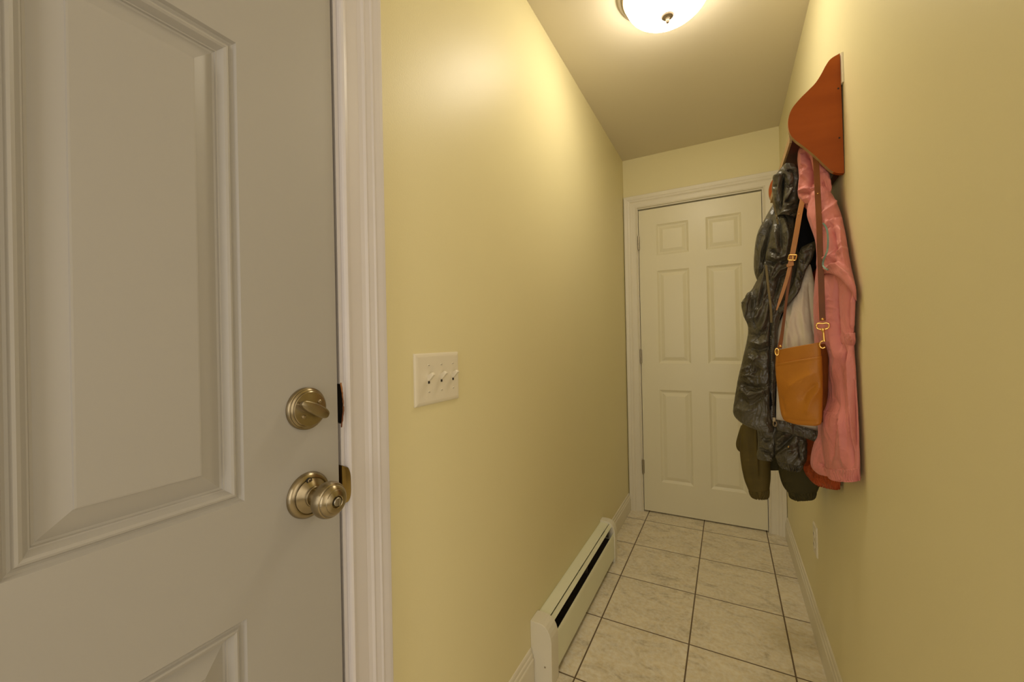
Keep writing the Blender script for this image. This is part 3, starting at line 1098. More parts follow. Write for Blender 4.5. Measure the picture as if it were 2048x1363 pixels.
# ---- olive jacket, furthest back
oj = thing('jacket', (0.82, 1.80, 1.60), 'matte olive jacket hanging lowest at the back, elastic cuffs showing', 'jacket', 'jackets and shirts on the coat rack')
FOL = [(80, 90, 22, 0.004), (20, 40, 14, 0.0015)]
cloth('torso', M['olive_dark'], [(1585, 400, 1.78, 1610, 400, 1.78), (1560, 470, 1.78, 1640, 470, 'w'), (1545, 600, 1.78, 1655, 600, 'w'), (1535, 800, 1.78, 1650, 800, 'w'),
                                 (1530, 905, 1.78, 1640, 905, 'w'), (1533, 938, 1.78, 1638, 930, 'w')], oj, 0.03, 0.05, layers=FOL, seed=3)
cloth('sleeve', M['olive'], [(1520, 700, 1.74, 1550, 700, 1.74), (1492, 800, 1.74, 1530, 800, 1.74), (1484, 850, 1.74, 1534, 850, 1.74), (1480, 895, 1.74, 1539, 895, 1.74), (1483, 930, 1.74, 1541, 930, 1.74),
                             (1489, 958, 1.74, 1541, 955, 1.74), (1497, 978, 1.74, 1539, 976, 1.74)], oj, 0.035, 0.035, layers=[(85, 120, 25, 0.003), (10, 40, 12, 0.001)],
      strokes=[([(1512, 850), (1513, 900), (1516, 950)], 1.6, 0.004), ([(1519, 860), (1520, 960)], 3, -0.003), ([(1495, 880), (1500, 940), (1508, 972)], 4, 0.002)], seed=4)
cloth('cuff', M['olive'], [(1497, 975, 1.74, 1539, 973, 1.74), (1499, 984, 1.74, 1539, 983, 1.74), (1502, 990, 1.74, 1537, 991, 1.74), (1508, 992, 1.74, 1533, 993, 1.74)], oj, 0.034, 0.034, gather=(30, -0.3, 0.0028), seed=5, nu=240)
cloth('hem', M['olive'], [(1482, 850, 1.79, 1500, 850, 1.79), (1477, 865, 1.79, 1500, 865, 1.79), (1472, 885, 1.79, 1500, 885, 1.79), (1474, 897, 1.79, 1500, 897, 1.79), (1481, 904, 1.79, 1500, 906, 1.79)], oj, 0.01, 0.02, seed=6, nu=80, layers=[(60, 30, 10, .001)])
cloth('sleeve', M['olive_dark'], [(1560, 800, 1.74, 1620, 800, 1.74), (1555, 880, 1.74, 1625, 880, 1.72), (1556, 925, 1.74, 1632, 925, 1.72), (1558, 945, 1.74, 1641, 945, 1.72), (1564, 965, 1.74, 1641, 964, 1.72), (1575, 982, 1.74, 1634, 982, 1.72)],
      oj, 0.035, 0.035, layers=[(75, 60, 16, 0.004), (15, 30, 10, 0.0015)], seed=7)
cloth('cuff', M['olive_dark'], [(1574, 978, 1.74, 1634, 977, 1.72), (1577, 986, 1.74, 1633, 985, 1.72), (1580, 992, 1.74, 1630, 993, 1.72), (1588, 995, 1.74, 1622, 995, 1.72)], oj, 0.035, 0.035, gather=(30, -0.3, 0.0028), seed=8, nu=240)

# ---- rust jacket
rj = thing('jacket', (0.86, 1.66, 1.62), 'rust orange jacket mostly hidden behind the pink one', 'jacket', 'jackets and shirts on the coat rack')
cloth('torso', M['rust'], [(1612, 440, 1.66, 1630, 440, 1.66), (1608, 500, 1.66, 1655, 500, 1.62), (1605, 600, 1.68, 1665, 600, 'w'), (1605, 800, 1.68, 1672, 800, 'w'), (1606, 900, 1.68, 1678, 900, 'w'), (1605, 925, 1.66, 1680, 925, 'w'),
                          (1611, 946, 1.66, 1680, 953, 'w'), (1622, 957, 1.66, 1680, 968, 'w')], rj, 0.03, 0.02, layers=[(80, 40, 14, -0.007), (15, 30, 12, -0.005)], seed=11)
cloth('hem_band', M['rust'], [(1612, 944, 1.655, 1680, 952, 'w'), (1618, 955, 1.655, 1680, 966, 'w'), (1626, 963, 1.655, 1679, 976, 'w')], rj, 0.034, 0.012, gather=(40, -0.2, 0.0020), seed=12, nu=260)
cloth('collar', M['coral'], [(1622, 500, 1.60, 1630, 500, 1.60), (1618, 515, 1.60, 1631, 515, 1.60), (1608, 533, 1.60, 1630, 535, 1.60), (1600, 555, 1.60, 1622, 560, 1.60), (1597, 575, 1.61, 1612, 580, 1.61)], rj, 0.012, 0.012,
      layers=[(60, 30, 9, 0.002)], seed=13, nu=90)

# ---- cream shirt
ws = thing('shirt', (0.83, 1.560, 1.45), 'plain cream white shirt behind the tan handbag', 'shirt', 'jackets and shirts on the coat rack')
cloth('body', M['white'], [(1611, 528, 1.560, 1621, 528, 1.560), (1600, 560, 1.560, 1628, 560, 1.555), (1586, 590, 1.560, 1632, 590, 1.555), (1570, 620, 1.560, 1636, 620, 1.550), (1555, 660, 1.560, 1640, 660, 1.550), (1550, 720, 1.560, 1644, 720, 1.550),
                           (1547, 790, 1.555, 1646, 790, 1.550), (1546, 835, 1.550, 1646, 870, 1.550), (1546, 848, 1.550, 1646, 884, 1.550)], ws, 0.022, 0.04,
      strokes=[([(1606, 570), (1603, 620), (1610, 690)], 7, 0.006), ([(1618, 560), (1625, 640), (1633, 690)], 5, -0.006), ([(1590, 600), (1578, 650), (1572, 700)], 6, 0.005), ([(1570, 640), (1585, 690), (1620, 700)], 4, -0.003),
               ([(1575, 842), (1600, 850), (1640, 858)], 3, 0.003), ([(1560, 700), (1556, 780), (1560, 835)], 5, 0.004)],
      layers=[(85, 90, 16, 0.004), (30, 40, 14, 0.0015), (60, 14, 5, 0.0004)], seed=15)

# ---- charcoal jacket
dj = thing('jacket', (0.80, 1.53, 1.70), 'shiny charcoal hooded nylon jacket hanging left of the handbag', 'jacket', 'jackets and shirts on the coat rack')
CR = [(75, 46, 15, -0.0075), (-35, 30, 14, -0.0045), (-15, 18, 9, -0.0040), (100, 14, 7, -0.0020)]
cloth('lining', M['lining'], [(1592, 385, 1.57, 1622, 385, 1.57), (1588, 420, 1.57, 1640, 420, 1.57), (1584, 470, 1.57, 1645, 470, 1.57), (1575, 520, 1.57, 1640, 520, 1.57), (1565, 560, 1.57, 1618, 555, 1.57), (1556, 600, 1.57, 1588, 600, 1.57), (1550, 640, 1.57, 1562, 640, 1.57)],
      dj, 0.015, 0.02, layers=[(80, 60, 20, 0.003)], seed=21)
cloth('sleeve', M['dark_nylon'], [(1546, 408, 1.60, 1562, 420, 1.58), (1530, 438, 1.60, 1558, 445, 1.58), (1517, 462, 1.60, 1554, 470, 1.58), (1511, 485, 1.60, 1549, 495, 1.58), (1508, 515, 1.60, 1541, 520, 1.58), (1508, 538, 1.60, 1532, 540, 1.58),
                                  (1511, 552, 1.60, 1526, 552, 1.58), (1515, 562, 1.60, 1521, 562, 1.58)], dj, 0.035, 0.04,
      strokes=[([(1536, 440), (1520, 470), (1514, 510)], 4, 0.006), ([(1545, 440), (1536, 480), (1528, 530)], 5, -0.006), ([(1512, 490), (1517, 520), (1514, 545)], 3, -0.004), ([(1532, 470), (1522, 510), (1518, 545)], 3.5, 0.006)],
      layers=[(105, 60, 13, -0.0060), (30, 30, 14, -0.0030), (60, 18, 8, -0.0018)], seed=22)
cloth('torso', M['dark_nylon'], [(1551, 412, 1.55, 1592, 412, 1.55), (1546, 450, 1.55, 1592, 440, 1.55), (1540, 490, 1.55, 1594, 480, 1.55), (1530, 530, 1.56, 1598, 520, 1.55), (1513, 563, 1.57, 1592, 560, 1.55), (1500, 585, 1.57, 1585, 585, 1.55),
                                 (1484, 604, 1.58, 1572, 610, 1.55), (1487, 630, 1.58, 1560, 635, 1.54), (1496, 652, 1.58, 1555, 660, 1.54), (1494, 680, 1.58, 1553, 690, 1.54), (1485, 720, 1.58, 1552, 725, 1.54), (1476, 760, 1.58, 1551, 760, 1.54), (1470, 795, 1.58, 1550, 800, 1.54),
                                 (1467, 826, 1.58, 1550, 835, 1.54), (1482, 843, 1.57, 1549, 852, 1.54), (1503, 853, 1.57, 1547, 862, 1.54)], dj, 0.040, 0.05,
      strokes=[([(1545, 440), (1540, 500), (1532, 550), (1505, 640)], 3.2, 0.010), ([(1553, 455), (1556, 500), (1552, 520)], 8, 0.012), ([(1565, 430), (1574, 470), (1570, 515)], 7, 0.010),
               ([(1560, 440), (1562, 500)], 4, -0.010), ([(1543, 498), (1552, 505), (1560, 510)], 2.5, -0.012), ([(1535, 520), (1548, 528), (1562, 520)], 3, -0.012), ([(1545, 512), (1556, 520)], 3, 0.008),
               ([(1580, 510), (1560, 515), (1550, 535), (1540, 560)], 3, 0.008), ([(1583, 530), (1560, 540), (1545, 562)], 3, 0.009), ([(1578, 520), (1562, 526)], 3, -0.012), ([(1575, 545), (1560, 552), (1548, 600)], 4, -0.012),
               ([(1535, 560), (1524, 610), (1512, 645)], 4, 0.011), ([(1530, 570), (1520, 620)], 2.5, -0.010), ([(1506, 585), (1498, 610), (1496, 650)], 4, 0.011), ([(1513, 590), (1505, 640), (1508, 660)], 4, -0.010), ([(1484, 606), (1494, 604), (1504, 580)], 3.5, 0.008),
               ([(1500, 622), (1515, 619)], 2, 0.005), ([(1500, 636), (1516, 634)], 2, 0.005), ([(1538, 600), (1532, 640), (1522, 665)], 5, 0.008), ([(1540, 620), (1530, 670)], 3, -0.006),
               ([(1500, 668), (1515, 672), (1530, 660)], 4, -0.009), ([(1500, 682), (1522, 688), (1540, 680)], 4, 0.009), ([(1500, 696), (1520, 700), (1538, 694)], 4, -0.010), ([(1498, 712), (1510, 720), (1520, 712)], 4, 0.010),
               ([(1498, 732), (1508, 745), (1515, 732)], 5, -0.008), ([(1484, 742), (1498, 734), (1510, 745)], 3.5, 0.008), ([(1486, 752), (1500, 750), (1512, 752)], 3, 0.008), ([(1480, 768), (1510, 776), (1536, 776)], 6, -0.010),
               ([(1480, 772), (1498, 790), (1535, 778)], 5, 0.010), ([(1478, 795), (1500, 810), (1530, 792)], 6, -0.007), ([(1472, 812), (1490, 822), (1510, 816)], 6, 0.007), ([(1543, 620), (1541, 700), (1544, 780), (1546, 850)], 4, -0.012)],
      layers=[(82, 62, 18, -0.0075), (-20, 40, 16, -0.0045), (-10, 22, 10, -0.0040), (100, 16, 8, -0.0020)], seed=23, nu=220)
cloth('hood', M['dark_nylon'], [(1577, 329, 1.53, 1590, 331, 1.53), (1566, 337, 1.53, 1595, 339, 1.53), (1556, 346, 1.53, 1598, 350, 1.53), (1547, 361, 1.53, 1598, 366, 1.53), (1544, 378, 1.53, 1598, 384, 1.53), (1546, 392, 1.53, 1597, 400, 1.53),
                                (1548, 408, 1.53, 1596, 415, 1.53), (1551, 422, 1.54, 1594, 428, 1.53), (1555, 434, 1.54, 1590, 438, 1.53)], dj, 0.045, 0.04,
      strokes=[([(1566, 350), (1563, 380), (1558, 405), (1555, 424)], 3.6, -0.040), ([(1568, 350), (1568, 375)], 3, -0.010), ([(1574, 340), (1586, 342), (1591, 355), (1590, 375)], 2.2, -0.012), ([(1583, 334), (1595, 345), (1596, 365)], 3, 0.007),
               ([(1572, 360), (1578, 371), (1588, 368)], 3, -0.010), ([(1590, 376), (1584, 392), (1577, 402)], 3.5, -0.020), ([(1586, 372), (1578, 388), (1572, 400)], 2.6, 0.008), ([(1572, 398), (1576, 403)], 3, -0.012),
               ([(1546, 360), (1553, 352), (1562, 350)], 3, 0.008), ([(1546, 374), (1553, 370)], 2, -0.008), ([(1575, 410), (1590, 403)], 2, 0.006), ([(1575, 416), (1592, 410)], 2, -0.006), ([(1562, 428), (1580, 420), (1592, 415)], 3, 0.008), ([(1556, 432), (1574, 438), (1590, 426)], 3, -0.010)],
      layers=CR, seed=24)
cloth('hood_slit_shade', M['lining'], [(1564.5, 350, 1.512, 1567.5, 350, 1.512), (1562, 365, 1.512, 1568, 367, 1.512), (1560, 380, 1.512, 1566.5, 382, 1.512), (1557, 400, 1.515, 1562.5, 401, 1.515), (1554.5, 415, 1.518, 1558, 415, 1.518), (1553.5, 424, 1.52, 1555, 424, 1.52)],  # black piece put in the slit as the shade inside the hood
      dj, 0.004, 0.02, nu=40, seed=31, hem=0)
cloth('lapel', M['dark_nylon'], [(1603, 494, 1.52, 1634, 480, 1.51), (1597, 508, 1.52, 1632, 488, 1.51), (1594, 530, 1.52, 1625, 515, 1.51), (1592, 548, 1.52, 1612, 540, 1.51), (1588, 562, 1.52, 1605, 560, 1.52), (1580, 580, 1.53, 1599, 580, 1.52), (1572, 595, 1.53, 1592, 592, 1.52), (1560, 610, 1.53, 1575, 612, 1.52), (1553, 622, 1.53, 1562, 628, 1.52)],
      dj, 0.018, 0.014, strokes=[([(1605, 505), (1625, 495)], 4, 0.006), ([(1600, 520), (1610, 525), (1620, 510)], 3, -0.008), ([(1598, 540), (1606, 552), (1600, 565)], 3, -0.008), ([(1598, 553), (1601, 562)], 2.5, 0.008), ([(1565, 600), (1572, 604)], 2, .005)],
      layers=CR, seed=25, nu=120)
cloth('front_flap', M['lining'], [(1541, 640, 1.535, 1556, 640, 1.54), (1540, 700, 1.53, 1554, 700, 1.54), (1540, 780, 1.53, 1553, 780, 1.54), (1540, 850, 1.53, 1553, 846, 1.54)], dj, 0.012, 0.012, nu=60, layers=[(85, 60, 8, 0.002)], seed=26)
cloth('torso_lower', M['dark_nylon'], [(1512, 842, 1.57, 1560, 842, 1.55), (1515, 865, 1.57, 1552, 870, 1.55), (1516, 890, 1.57, 1549, 892, 1.55), (1514, 908, 1.57, 1548, 908, 1.55), (1515, 916, 1.57, 1546, 920, 1.55)], dj, 0.02, 0.03,
      strokes=[([(1516, 870), (1530, 880), (1545, 878)], 4, -0.010), ([(1513, 896), (1530, 902), (1548, 910)], 3, -0.012)], layers=CR, seed=27)
cloth('sleeve', M['dark_nylon'], [(1552, 848, 1.56, 1600, 862, 1.55), (1548, 868, 1.56, 1613, 880, 1.54), (1547, 892, 1.56, 1614, 900, 1.54), (1549, 908, 1.56, 1613, 918, 1.54), (1555, 918, 1.56, 1608, 928, 1.54)], dj, 0.035, 0.03,
      strokes=[([(1552, 900), (1570, 885), (1590, 868)], 4.5, -0.012), ([(1556, 882), (1572, 868)], 4, 0.008), ([(1558, 908), (1572, 895), (1582, 890)], 4, 0.011), ([(1575, 905), (1585, 902)], 3, 0.006), ([(1598, 880), (1602, 920)], 4, -0.006)],
      layers=CR, seed=28)
cloth('cuff', M['dark_nylon'], [(1553, 914, 1.56, 1608, 922, 1.54), (1556, 924, 1.56, 1606, 932, 1.54), (1562, 932, 1.56, 1602, 940, 1.54)], dj, 0.034, 0.03, gather=(26, -0.3, 0.0030), seed=29, nu=220)
cloth('hem_band', M['dark_nylon'], [(1550, 838, 1.515, 1553, 860, 1.515), (1570, 842, 1.515, 1572, 864, 1.515), (1595, 850, 1.51, 1596, 871, 1.51), (1620, 857, 1.505, 1620, 879, 1.505), (1644, 865, 1.50, 1644, 888, 1.50)], dj, 0.010, 0.010, layers=[(15, 20, 6, 0.0016), (80, 14, 5, 0.0012)], seed=30, nu=70, nv=110)
ribbon('drawcord', M['khaki'], [(1546, 395), (1549, 415), (1553, 432), (1556, 448)], 0.0045, dj, off=0.003)
ribbon('drawcord', M['khaki'], [(1532, 530), (1536, 570), (1541, 610), (1543, 645)], 0.0065, dj, off=0.003)
bm = bmesh.new()
for k in range(46):
    vv = 672 + k * 3.75
    uu = 1541.5 + 4.5 * k / 45
    y = 1.508
    p = at(uu, vv, y)
    add_box(bm, p[0] - 0.0012, p[0] + 0.0012, p[1] - 0.002, p[1] + 0.002, p[2] - 0.0010, p[2] + 0.0010)
zp = bmobj('zipper', bm, M['zip_teeth'], dj)
bm = bmesh.new()
p = at(1548, 838, 1.496)
add_box(bm, p[0] - 0.004, p[0] + 0.004, p[1] - 0.003, p[1] + 0.003, p[2] - 0.007, p[2] + 0.006)
tube(bm, [(p[0] + 0.0045 * math.cos(a) + 0.002, p[1] - 0.003, p[2] - 0.013 + 0.008 * math.sin(a)) for a in np.linspace(0, 2 * PI, 16, endpoint=False)], 0.002, closed=True)
bmobj('zip_pull', bm, M['zip'], zp, bevel=0.001)

# ---- pink jacket, nearest
pj = thing('jacket', (0.85, 1.45, 1.70), 'pink nylon jacket with teal piping, nearest on the coat rack', 'jacket', 'jackets and shirts on the coat rack')
PF = [(85, 60, 18, -0.0060), (-30, 30, 16, -0.0030), (40, 20, 9, -0.0012)]
cloth('sleeve', M['pink'], [(1632, 560, 1.48, 1660, 560, 1.46), (1628, 620, 1.48, 1680, 620, 1.46), (1630, 760, 1.48, 1690, 760, 1.46), (1636, 860, 1.48, 1690, 860, 1.46), (1628, 886, 1.48, 1690, 886, 1.46), (1622, 910, 1.48, 1690, 912, 1.46), (1622, 930, 1.48, 1690, 935, 1.46), (1632, 942, 1.48, 1690, 948, 1.46)],
      pj, 0.04, 0.03, strokes=[([(1640, 925), (1650, 935), (1658, 930)], 3, -0.007), ([(1645, 932), (1655, 940)], 3, 0.005)], layers=PF, seed=41)
cloth('torso', M['pink'], [(1640, 500, 1.47, 1690, 500, 1.44), (1634, 530, 1.46, 1700, 540, 'w'),
                           (1630, 560, 1.46, 1706, 575, 'w'), (1627, 600, 1.46, 1706, 610, 'w'), (1628, 645, 1.46, 1707, 650, 'w'), (1638, 680, 1.44, 1709, 700, 'w'), (1652, 715, 1.43, 1712, 740, 'w'), (1655, 755, 1.43, 1714, 780, 'w'),
                           (1652, 790, 1.43, 1716, 820, 'w'), (1642, 825, 1.42, 1718, 860, 'w'), (1642, 870, 1.42, 1719, 890, 'w'), (1646, 905, 1.42, 1720, 920, 'w'), (1652, 940, 1.41, 1720, 940, 'w')], pj, 0.036, 0.05,
      strokes=[([(1652, 545), (1657, 620), (1668, 680), (1676, 715), (1668, 760)], 6, 0.014), ([(1641, 560), (1640, 620), (1643, 660)], 3, -0.012), ([(1671, 560), (1671, 600), (1675, 660), (1680, 700)], 3, -0.022),
               ([(1660, 598), (1671, 602)], 1.6, .003), ([(1658, 612), (1671, 616)], 1.6, .002), ([(1664, 640), (1672, 646)], 2, -.003),
               ([(1686, 690), (1692, 760), (1697, 840), (1704, 930)], 4, -0.022), ([(1679, 720), (1683, 780), (1686, 850), (1692, 900)], 4, -0.010), ([(1698, 700), (1704, 800), (1711, 900)], 3.5, 0.010), ([(1709, 760), (1713, 900)], 2.5, -0.008),
               ([(1662, 715), (1660, 770), (1651, 820), (1653, 880)], 6, 0.010), ([(1673, 835), (1667, 870), (1663, 925)], 4, -0.010), ([(1678, 832), (1684, 880), (1688, 930)], 3.5, 0.009), ([(1668, 790), (1676, 810), (1672, 830)], 4, -0.006), ([(1646, 822), (1670, 825)], 1.2, .003)],
      layers=[(86, 90, 18, -0.0050), (-30, 34, 16, -0.0022), (50, 20, 9, -0.0010)], seed=42, nu=240)
cloth('shoulder', M['pink'], [(1622, 368, 1.455, 1650, 368, 1.435), (1618, 400, 1.45, 1668, 396, 1.425), (1614, 428, 1.44, 1681, 425, 1.40), (1620, 450, 1.43, 1689, 458, 'w'), (1630, 480, 1.42, 1696, 498, 'w'), (1633, 508, 1.415, 1703, 535, 'w'),
                              (1633, 530, 1.41, 1710, 568, 'w', 5), (1636, 545, 1.41, 1713, 588, 'w', 9), (1640, 554, 1.41, 1713, 603, 'w', 13)], pj, 0.040, 0.04,
      strokes=[([(1640, 432), (1665, 414), (1673, 398)], 4, 0.007), ([(1655, 440), (1685, 430)], 3, -0.006), ([(1652, 446), (1668, 436), (1684, 440)], 4, 0.006), ([(1648, 460), (1660, 448), (1668, 452)], 3, -0.005),
               ([(1643, 450), (1641, 480), (1639, 515)], 3, 0.005), ([(1666, 455), (1673, 490), (1668, 515)], 6, -0.010), ([(1676, 452), (1681, 490), (1690, 530)], 5, 0.008), ([(1672, 478), (1677, 492), (1684, 488)], 2.5, 0.006),
               ([(1636, 520), (1655, 514), (1690, 500)], 4, 0.008), ([(1650, 532), (1660, 523), (1672, 522)], 3, -0.009), ([(1655, 530), (1675, 530), (1695, 552), (1710, 585)], 4, 0.008), ([(1636, 528), (1640, 544), (1652, 546)], 3, -0.010), ([(1640, 520), (1645, 535), (1655, 540)], 2.5, 0.005)],
      layers=[(70, 50, 20, -0.0040), (-25, 34, 16, -0.0030), (50, 20, 9, -0.0013)], seed=48, nu=220)
cloth('hem_band', M['pink'], [(1649, 930, 1.415, 1720, 928, 'w'), (1651, 942, 1.415, 1720, 942, 'w'), (1657, 953, 1.41, 1720, 956, 'w')], pj, 0.042, 0.05, gather=(44, -0.3, 0.0020), seed=43, nu=280)
cloth('sleeve', M['pink'], [(1676, 535, 1.42, 1700, 540, 'w'), (1675, 560, 1.41, 1708, 570, 'w'), (1674, 585, 1.40, 1711, 595, 'w'), (1675, 615, 1.39, 1710, 620, 'w'), (1676, 645, 1.385, 1709, 650, 'w'), (1677, 668, 1.38, 1708, 672, 'w')], pj, 0.030, 0.03,
      strokes=[([(1683, 560), (1684, 610), (1688, 665)], 4, 0.009), ([(1694, 560), (1696, 610), (1697, 662)], 3.5, -0.018), ([(1706, 590), (1704, 660)], 3, 0.006)],
      layers=[(88, 70, 14, -0.0040), (0, 20, 8, -0.0014)], seed=44)
cloth('cuff', M['pink'], [(1676, 664, 1.375, 1710, 664, 'w'), (1675, 675, 1.375, 1711, 678, 'w'), (1676, 684, 1.375, 1708, 690, 'w')], pj, 0.036, 0.03, gather=(24, -0.3, 0.0018), seed=45, nu=200)
cloth('hood', M['pink'], [(1600, 294, 1.47, 1622, 300, 1.46), (1596, 304, 1.48, 1645, 318, 1.45), (1595, 320, 1.48, 1654, 335, 1.44), (1597, 340, 1.48, 1660, 352, 1.43), (1598, 356, 1.48, 1662, 370, 1.43), (1596, 374, 1.48, 1662, 384, 1.43), (1596, 390, 1.48, 1658, 396, 1.43),
                          (1601, 402, 1.48, 1648, 406, 1.43), (1608, 411, 1.48, 1634, 415, 1.44)], pj, 0.030, 0.04,
      strokes=[([(1612, 304), (1618, 330), (1622, 355), (1622, 380)], 3.5, -0.016), ([(1604, 305), (1606, 330)], 3, 0.006), ([(1598, 340), (1606, 333), (1612, 335)], 3, -0.005), ([(1600, 352), (1612, 340), (1618, 338)], 3, 0.006), ([(1600, 375), (1604, 355), (1612, 345)], 3, 0.006),
               ([(1596, 382), (1612, 378), (1630, 376)], 3, 0.009), ([(1598, 388), (1614, 386), (1630, 385)], 2, -0.010), ([(1604, 398), (1625, 395)], 6, 0.004), ([(1645, 360), (1650, 378), (1655, 385)], 3, -0.006), ([(1655, 355), (1657, 380), (1650, 400)], 3, 0.008), ([(1640, 345), (1652, 340)], 2, -0.004)],
      layers=[(75, 40, 14, -0.0050), (-30, 26, 12, -0.0030), (50, 16, 8, -0.0014)], seed=46)
cloth('collar_tab', M['pink'], [(1611, 405, 1.46, 1625, 405, 1.45), (1612, 412, 1.46, 1622, 412, 1.45), (1614, 422, 1.46, 1618, 424, 1.45)], pj, 0.008, 0.008, seed=47, nu=50)
pp = [(1646, 446), (1652, 454), (1655, 465), (1656, 482), (1655, 498), (1652, 508), (1647, 520), (1646, 530), (1650, 536), (1656, 539)]
ribbon('piping', M['teal'], pp, 0.0042, pj, th=0.003, off=0.0045, label='thin teal piping')

# ---- handbag
hb = thing('handbag', (0.80, 1.39, 0.91), 'small tan leather shoulder bag hanging over the coats by its strap', 'handbag')
BR = [(1553, 700, 1.42, 1641, 684, 1.37), (1551, 726, 1.42, 1643, 712, 1.37), (1553, 760, 1.42, 1644, 750, 1.37), (1557, 790, 1.42, 1645, 785, 1.37), (1560, 815, 1.42, 1644, 820, 1.37), (1564, 832, 1.42, 1643, 838, 1.37), (1570, 840, 1.42, 1641, 846, 1.37), (1584, 845, 1.41, 1636, 849, 1.38)]
cloth('bag_body', M['leather'], BR, hb, 0.020, 0.030, pw=0.62, cap_top=False, layers=[(85, 120, 30, 0.0015)], seed=51, hem=0, strokes=[([(1553, 700), (1600, 689), (1641, 684)], 1.8, 0.0015)])
PR = [(1550.5, 727, 1.418, 1644, 711, 1.368), (1551, 740, 1.418, 1645, 730, 1.368), (1553, 762, 1.418, 1646, 755, 1.368), (1557, 790, 1.418, 1646, 785, 1.368), (1560, 815, 1.418, 1645, 820, 1.368), (1564, 832, 1.418, 1644, 838, 1.368), (1570, 840, 1.418, 1642, 846, 1.368), (1586, 845, 1.408, 1636, 849, 1.378)]
cloth('front_pocket', M['leather'], PR, hb, 0.0255, 0.010, pw=0.62, cap_top=False, layers=[(85, 120, 26, 0.001)], seed=52, hem=0,
      strokes=[([(1552, 728.5), (1600, 720), (1644, 713)], 1.6, 0.0016), ([(1552, 733), (1600, 725), (1644, 718)], 1.6, -0.0010), ([(1630, 745), (1600, 760), (1575, 775)], 9, 0.004), ([(1635, 765), (1612, 785), (1604, 805)], 7, -0.005), ([(1640, 775), (1622, 800), (1612, 830)], 7, 0.004), ([(1560, 790), (1570, 830)], 6, -0.003),
               ([(1568, 836), (1600, 842), (1640, 843)], 3, -0.002)])
cloth('gusset', M['leather_dark'], [(1638, 688, 1.372, 1656, 687, 1.385), (1640, 716, 1.372, 1657, 714, 1.385), (1641, 760, 1.372, 1657, 758, 1.385), (1641, 800, 1.372, 1655, 800, 1.385), (1640, 844, 1.372, 1652, 842, 1.385)], hb, 0.010, 0.030, pw=0.8, nu=80, hem=0, layers=[(85, 60, 8, 0.0008)], seed=53)
st, c1 = ribbon('shoulder_strap', M['leather_dark'], [(1630, 296), (1633, 340), (1636, 400), (1638.5, 450), (1640, 500), (1642, 550), (1643.5, 600), (1645, 641)], 0.0135, hb,
                ys=[1.412, 1.402, 1.385, 1.362, 1.352, 1.350, 1.350, 1.348])
ss_, c2 = ribbon('buckle_strap', M['strap_tan'], [(1608, 385), (1604, 405), (1599, 430), (1593, 465), (1587, 498), (1581, 528)], 0.0130, hb, ys=[1.49, 1.455, 1.44, 1.43, 1.425, 1.425])
st['label'] = 'dark brown leather strap with a gold swivel clasp'
ss_['label'] = 'lighter tan strap with a gold buckle'
tl, c3 = ribbon('strap_tail', M['strap_tan'], [(1582, 522), (1577, 545), (1570, 570), (1561, 597), (1553, 620)], [0.0100, 0.0095, 0.0090, 0.0080, 0.0030], hb, ys=[1.424, 1.424, 1.424, 1.424, 1.424])
lo, c4 = ribbon('lower_strap', M['leather_dark'], [(1583, 524), (1579, 555), (1574, 590), (1569, 630), (1564, 668), (1559, 696)], [0.0075, 0.0070, 0.0065, 0.0068, 0.0085, 0.0110], hb, ys=[1.432, 1.430, 1.430, 1.426, 1.416, 1.404])


def frame_at(u, v, y):
    c = at(u, v, y)
    h = c - CAM
    h /= np.linalg.norm(h)
    s = np.cross(h, np.array([0, 0, 1.0]))
    s /= np.linalg.norm(s)
    return c, s, np.cross(s, h), h     # centre, right, up, away


def loop(bm, c, s, t, pts, r, closed=True, n=10):
    if not isinstance(r, list) and 6 < len(pts) < 15 and len(pts) != 8:
        pts = smooth2(list(pts) + ([pts[0]] if closed else []), 5)
        pts = pts[:-1] if closed else pts
    tube(bm, [tuple(c + s * a + t * b) for a, b in pts], r, n, closed)


PXM = 1.0 / 655      # metres per photo pixel at the bag
# buckle
c, s, t, h = frame_at(1585, 514, 1.418)
bm = bmesh.new()
a0 = -0.22
q = [(0.86 * qx, 0.86 * qy) for qx, qy in [(-0.0095, 0.0075), (0.0095, 0.0085), (0.0105, 0.0075), (0.0105, -0.0085), (0.0095, -0.0095), (-0.0095, -0.0100), (-0.0105, -0.009), (-0.0105, 0.0065)]]
loop(bm, c, s, t, [(x * math.cos(a0) - y * math.sin(a0), x * math.sin(a0) + y * math.cos(a0)) for x, y in q], 0.0019)
loop(bm, c - h * 0.003, s, t, [(0.001, 0.004), (0.000, -0.009)], 0.0013, False)
bk = bmobj('buckle', bm, M['gold'], ss_, True)
c, s, t, h = frame_at(1580.5, 530, 1.420)
bm = bmesh.new()
q = [(-0.0085, 0.004), (0.0085, 0.007), (0.0090, 0.001), (0.0085, -0.002), (-0.0085, -0.005), (-0.0090, 0.000)]
vs0 = [bm.verts.new(c + s * x + t * y - h * 0.004) for x, y in q]
vs1 = [bm.verts.new(c + s * x + t * y + h * 0.008) for x, y in q]
bm.faces.new(vs0); bm.faces.new(vs1[::-1])
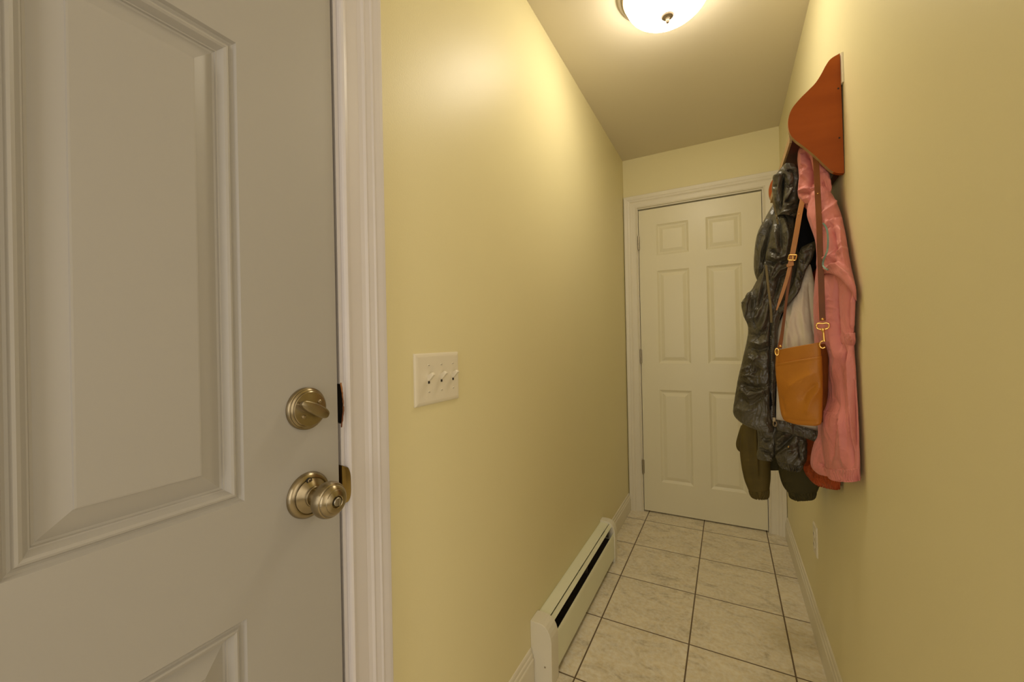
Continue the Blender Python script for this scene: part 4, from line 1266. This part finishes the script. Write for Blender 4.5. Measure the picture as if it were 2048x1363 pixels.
for k in range(6):
    bm.faces.new((vs0[k], vs0[(k + 1) % 6], vs1[(k + 1) % 6], vs1[k]))
bmobj('keeper_loop', bm, M['strap_tan'], ss_, bevel=0.001)
for (u, v, y, par) in ((1645.5, 638, 1.3435, st), (1561, 692, 1.398, lo), (1635.5, 387, 1.385, st), (1598, 428, 1.434, ss_)):
    c, s, t, h = frame_at(u, v, y)
    bm = bmesh.new()
    bmesh.ops.create_uvsphere(bm, u_segments=14, v_segments=10, radius=0.0036 if v > 500 else 0.0018)
    for w_ in bm.verts:
        w_.co = Vector(c) + w_.co
    bmobj('rivet', bm, M['gold'], par, True)
# swivel clasp
c, s, t, h = frame_at(1645.5, 652, 1.343)
bm = bmesh.new()
loop(bm, c, s, t, [(-0.0135, 0.001), (-0.0125, 0.006), (-0.008, 0.0085), (0.0, 0.0075), (0.008, 0.0085), (0.0125, 0.006), (0.0135, 0.001), (0.0115, -0.005), (0.0055, -0.0078), (0.0, -0.0070), (-0.0055, -0.0078), (-0.0115, -0.005)], 0.0022)
loop(bm, c, s, t, [(0.000, -0.006), (0.0005, -0.011), (0.001, -0.014), (0.0015, -0.018), (0.002, -0.030), (0.0025, -0.040)], [0.0042, 0.0048, 0.0030, 0.0027, 0.0030, 0.0036], False, 12)
loop(bm, c, s, t, [(0.0045, -0.040), (-0.001, -0.0395), (-0.0055, -0.043), (-0.0075, -0.049), (-0.0060, -0.055), (-0.001, -0.0585), (0.004, -0.056)], 0.0020, False)
cl_ = bmobj('swivel_clasp', bm, M['gold'], st, True)
bm = bmesh.new()
p = at(1577, 893, 1.495)
bmesh.ops.create_uvsphere(bm, u_segments=12, v_segments=8, radius=0.0022)
for w_ in bm.verts:
    w_.co += Vector(p)
bmobj('snap', bm, M['gold'], dj, True)
# D-ring on the far corner of the bag
c, s, t, h = frame_at(1554, 703, 1.400)
bm = bmesh.new()
loop(bm, c, s, t, [(0.006 * math.cos(a) * 0.7, 0.010 * math.sin(a)) for a in np.linspace(0, 2 * PI, 18, endpoint=False)], 0.0019)
bmobj('ring', bm, M['gold'], hb, True)
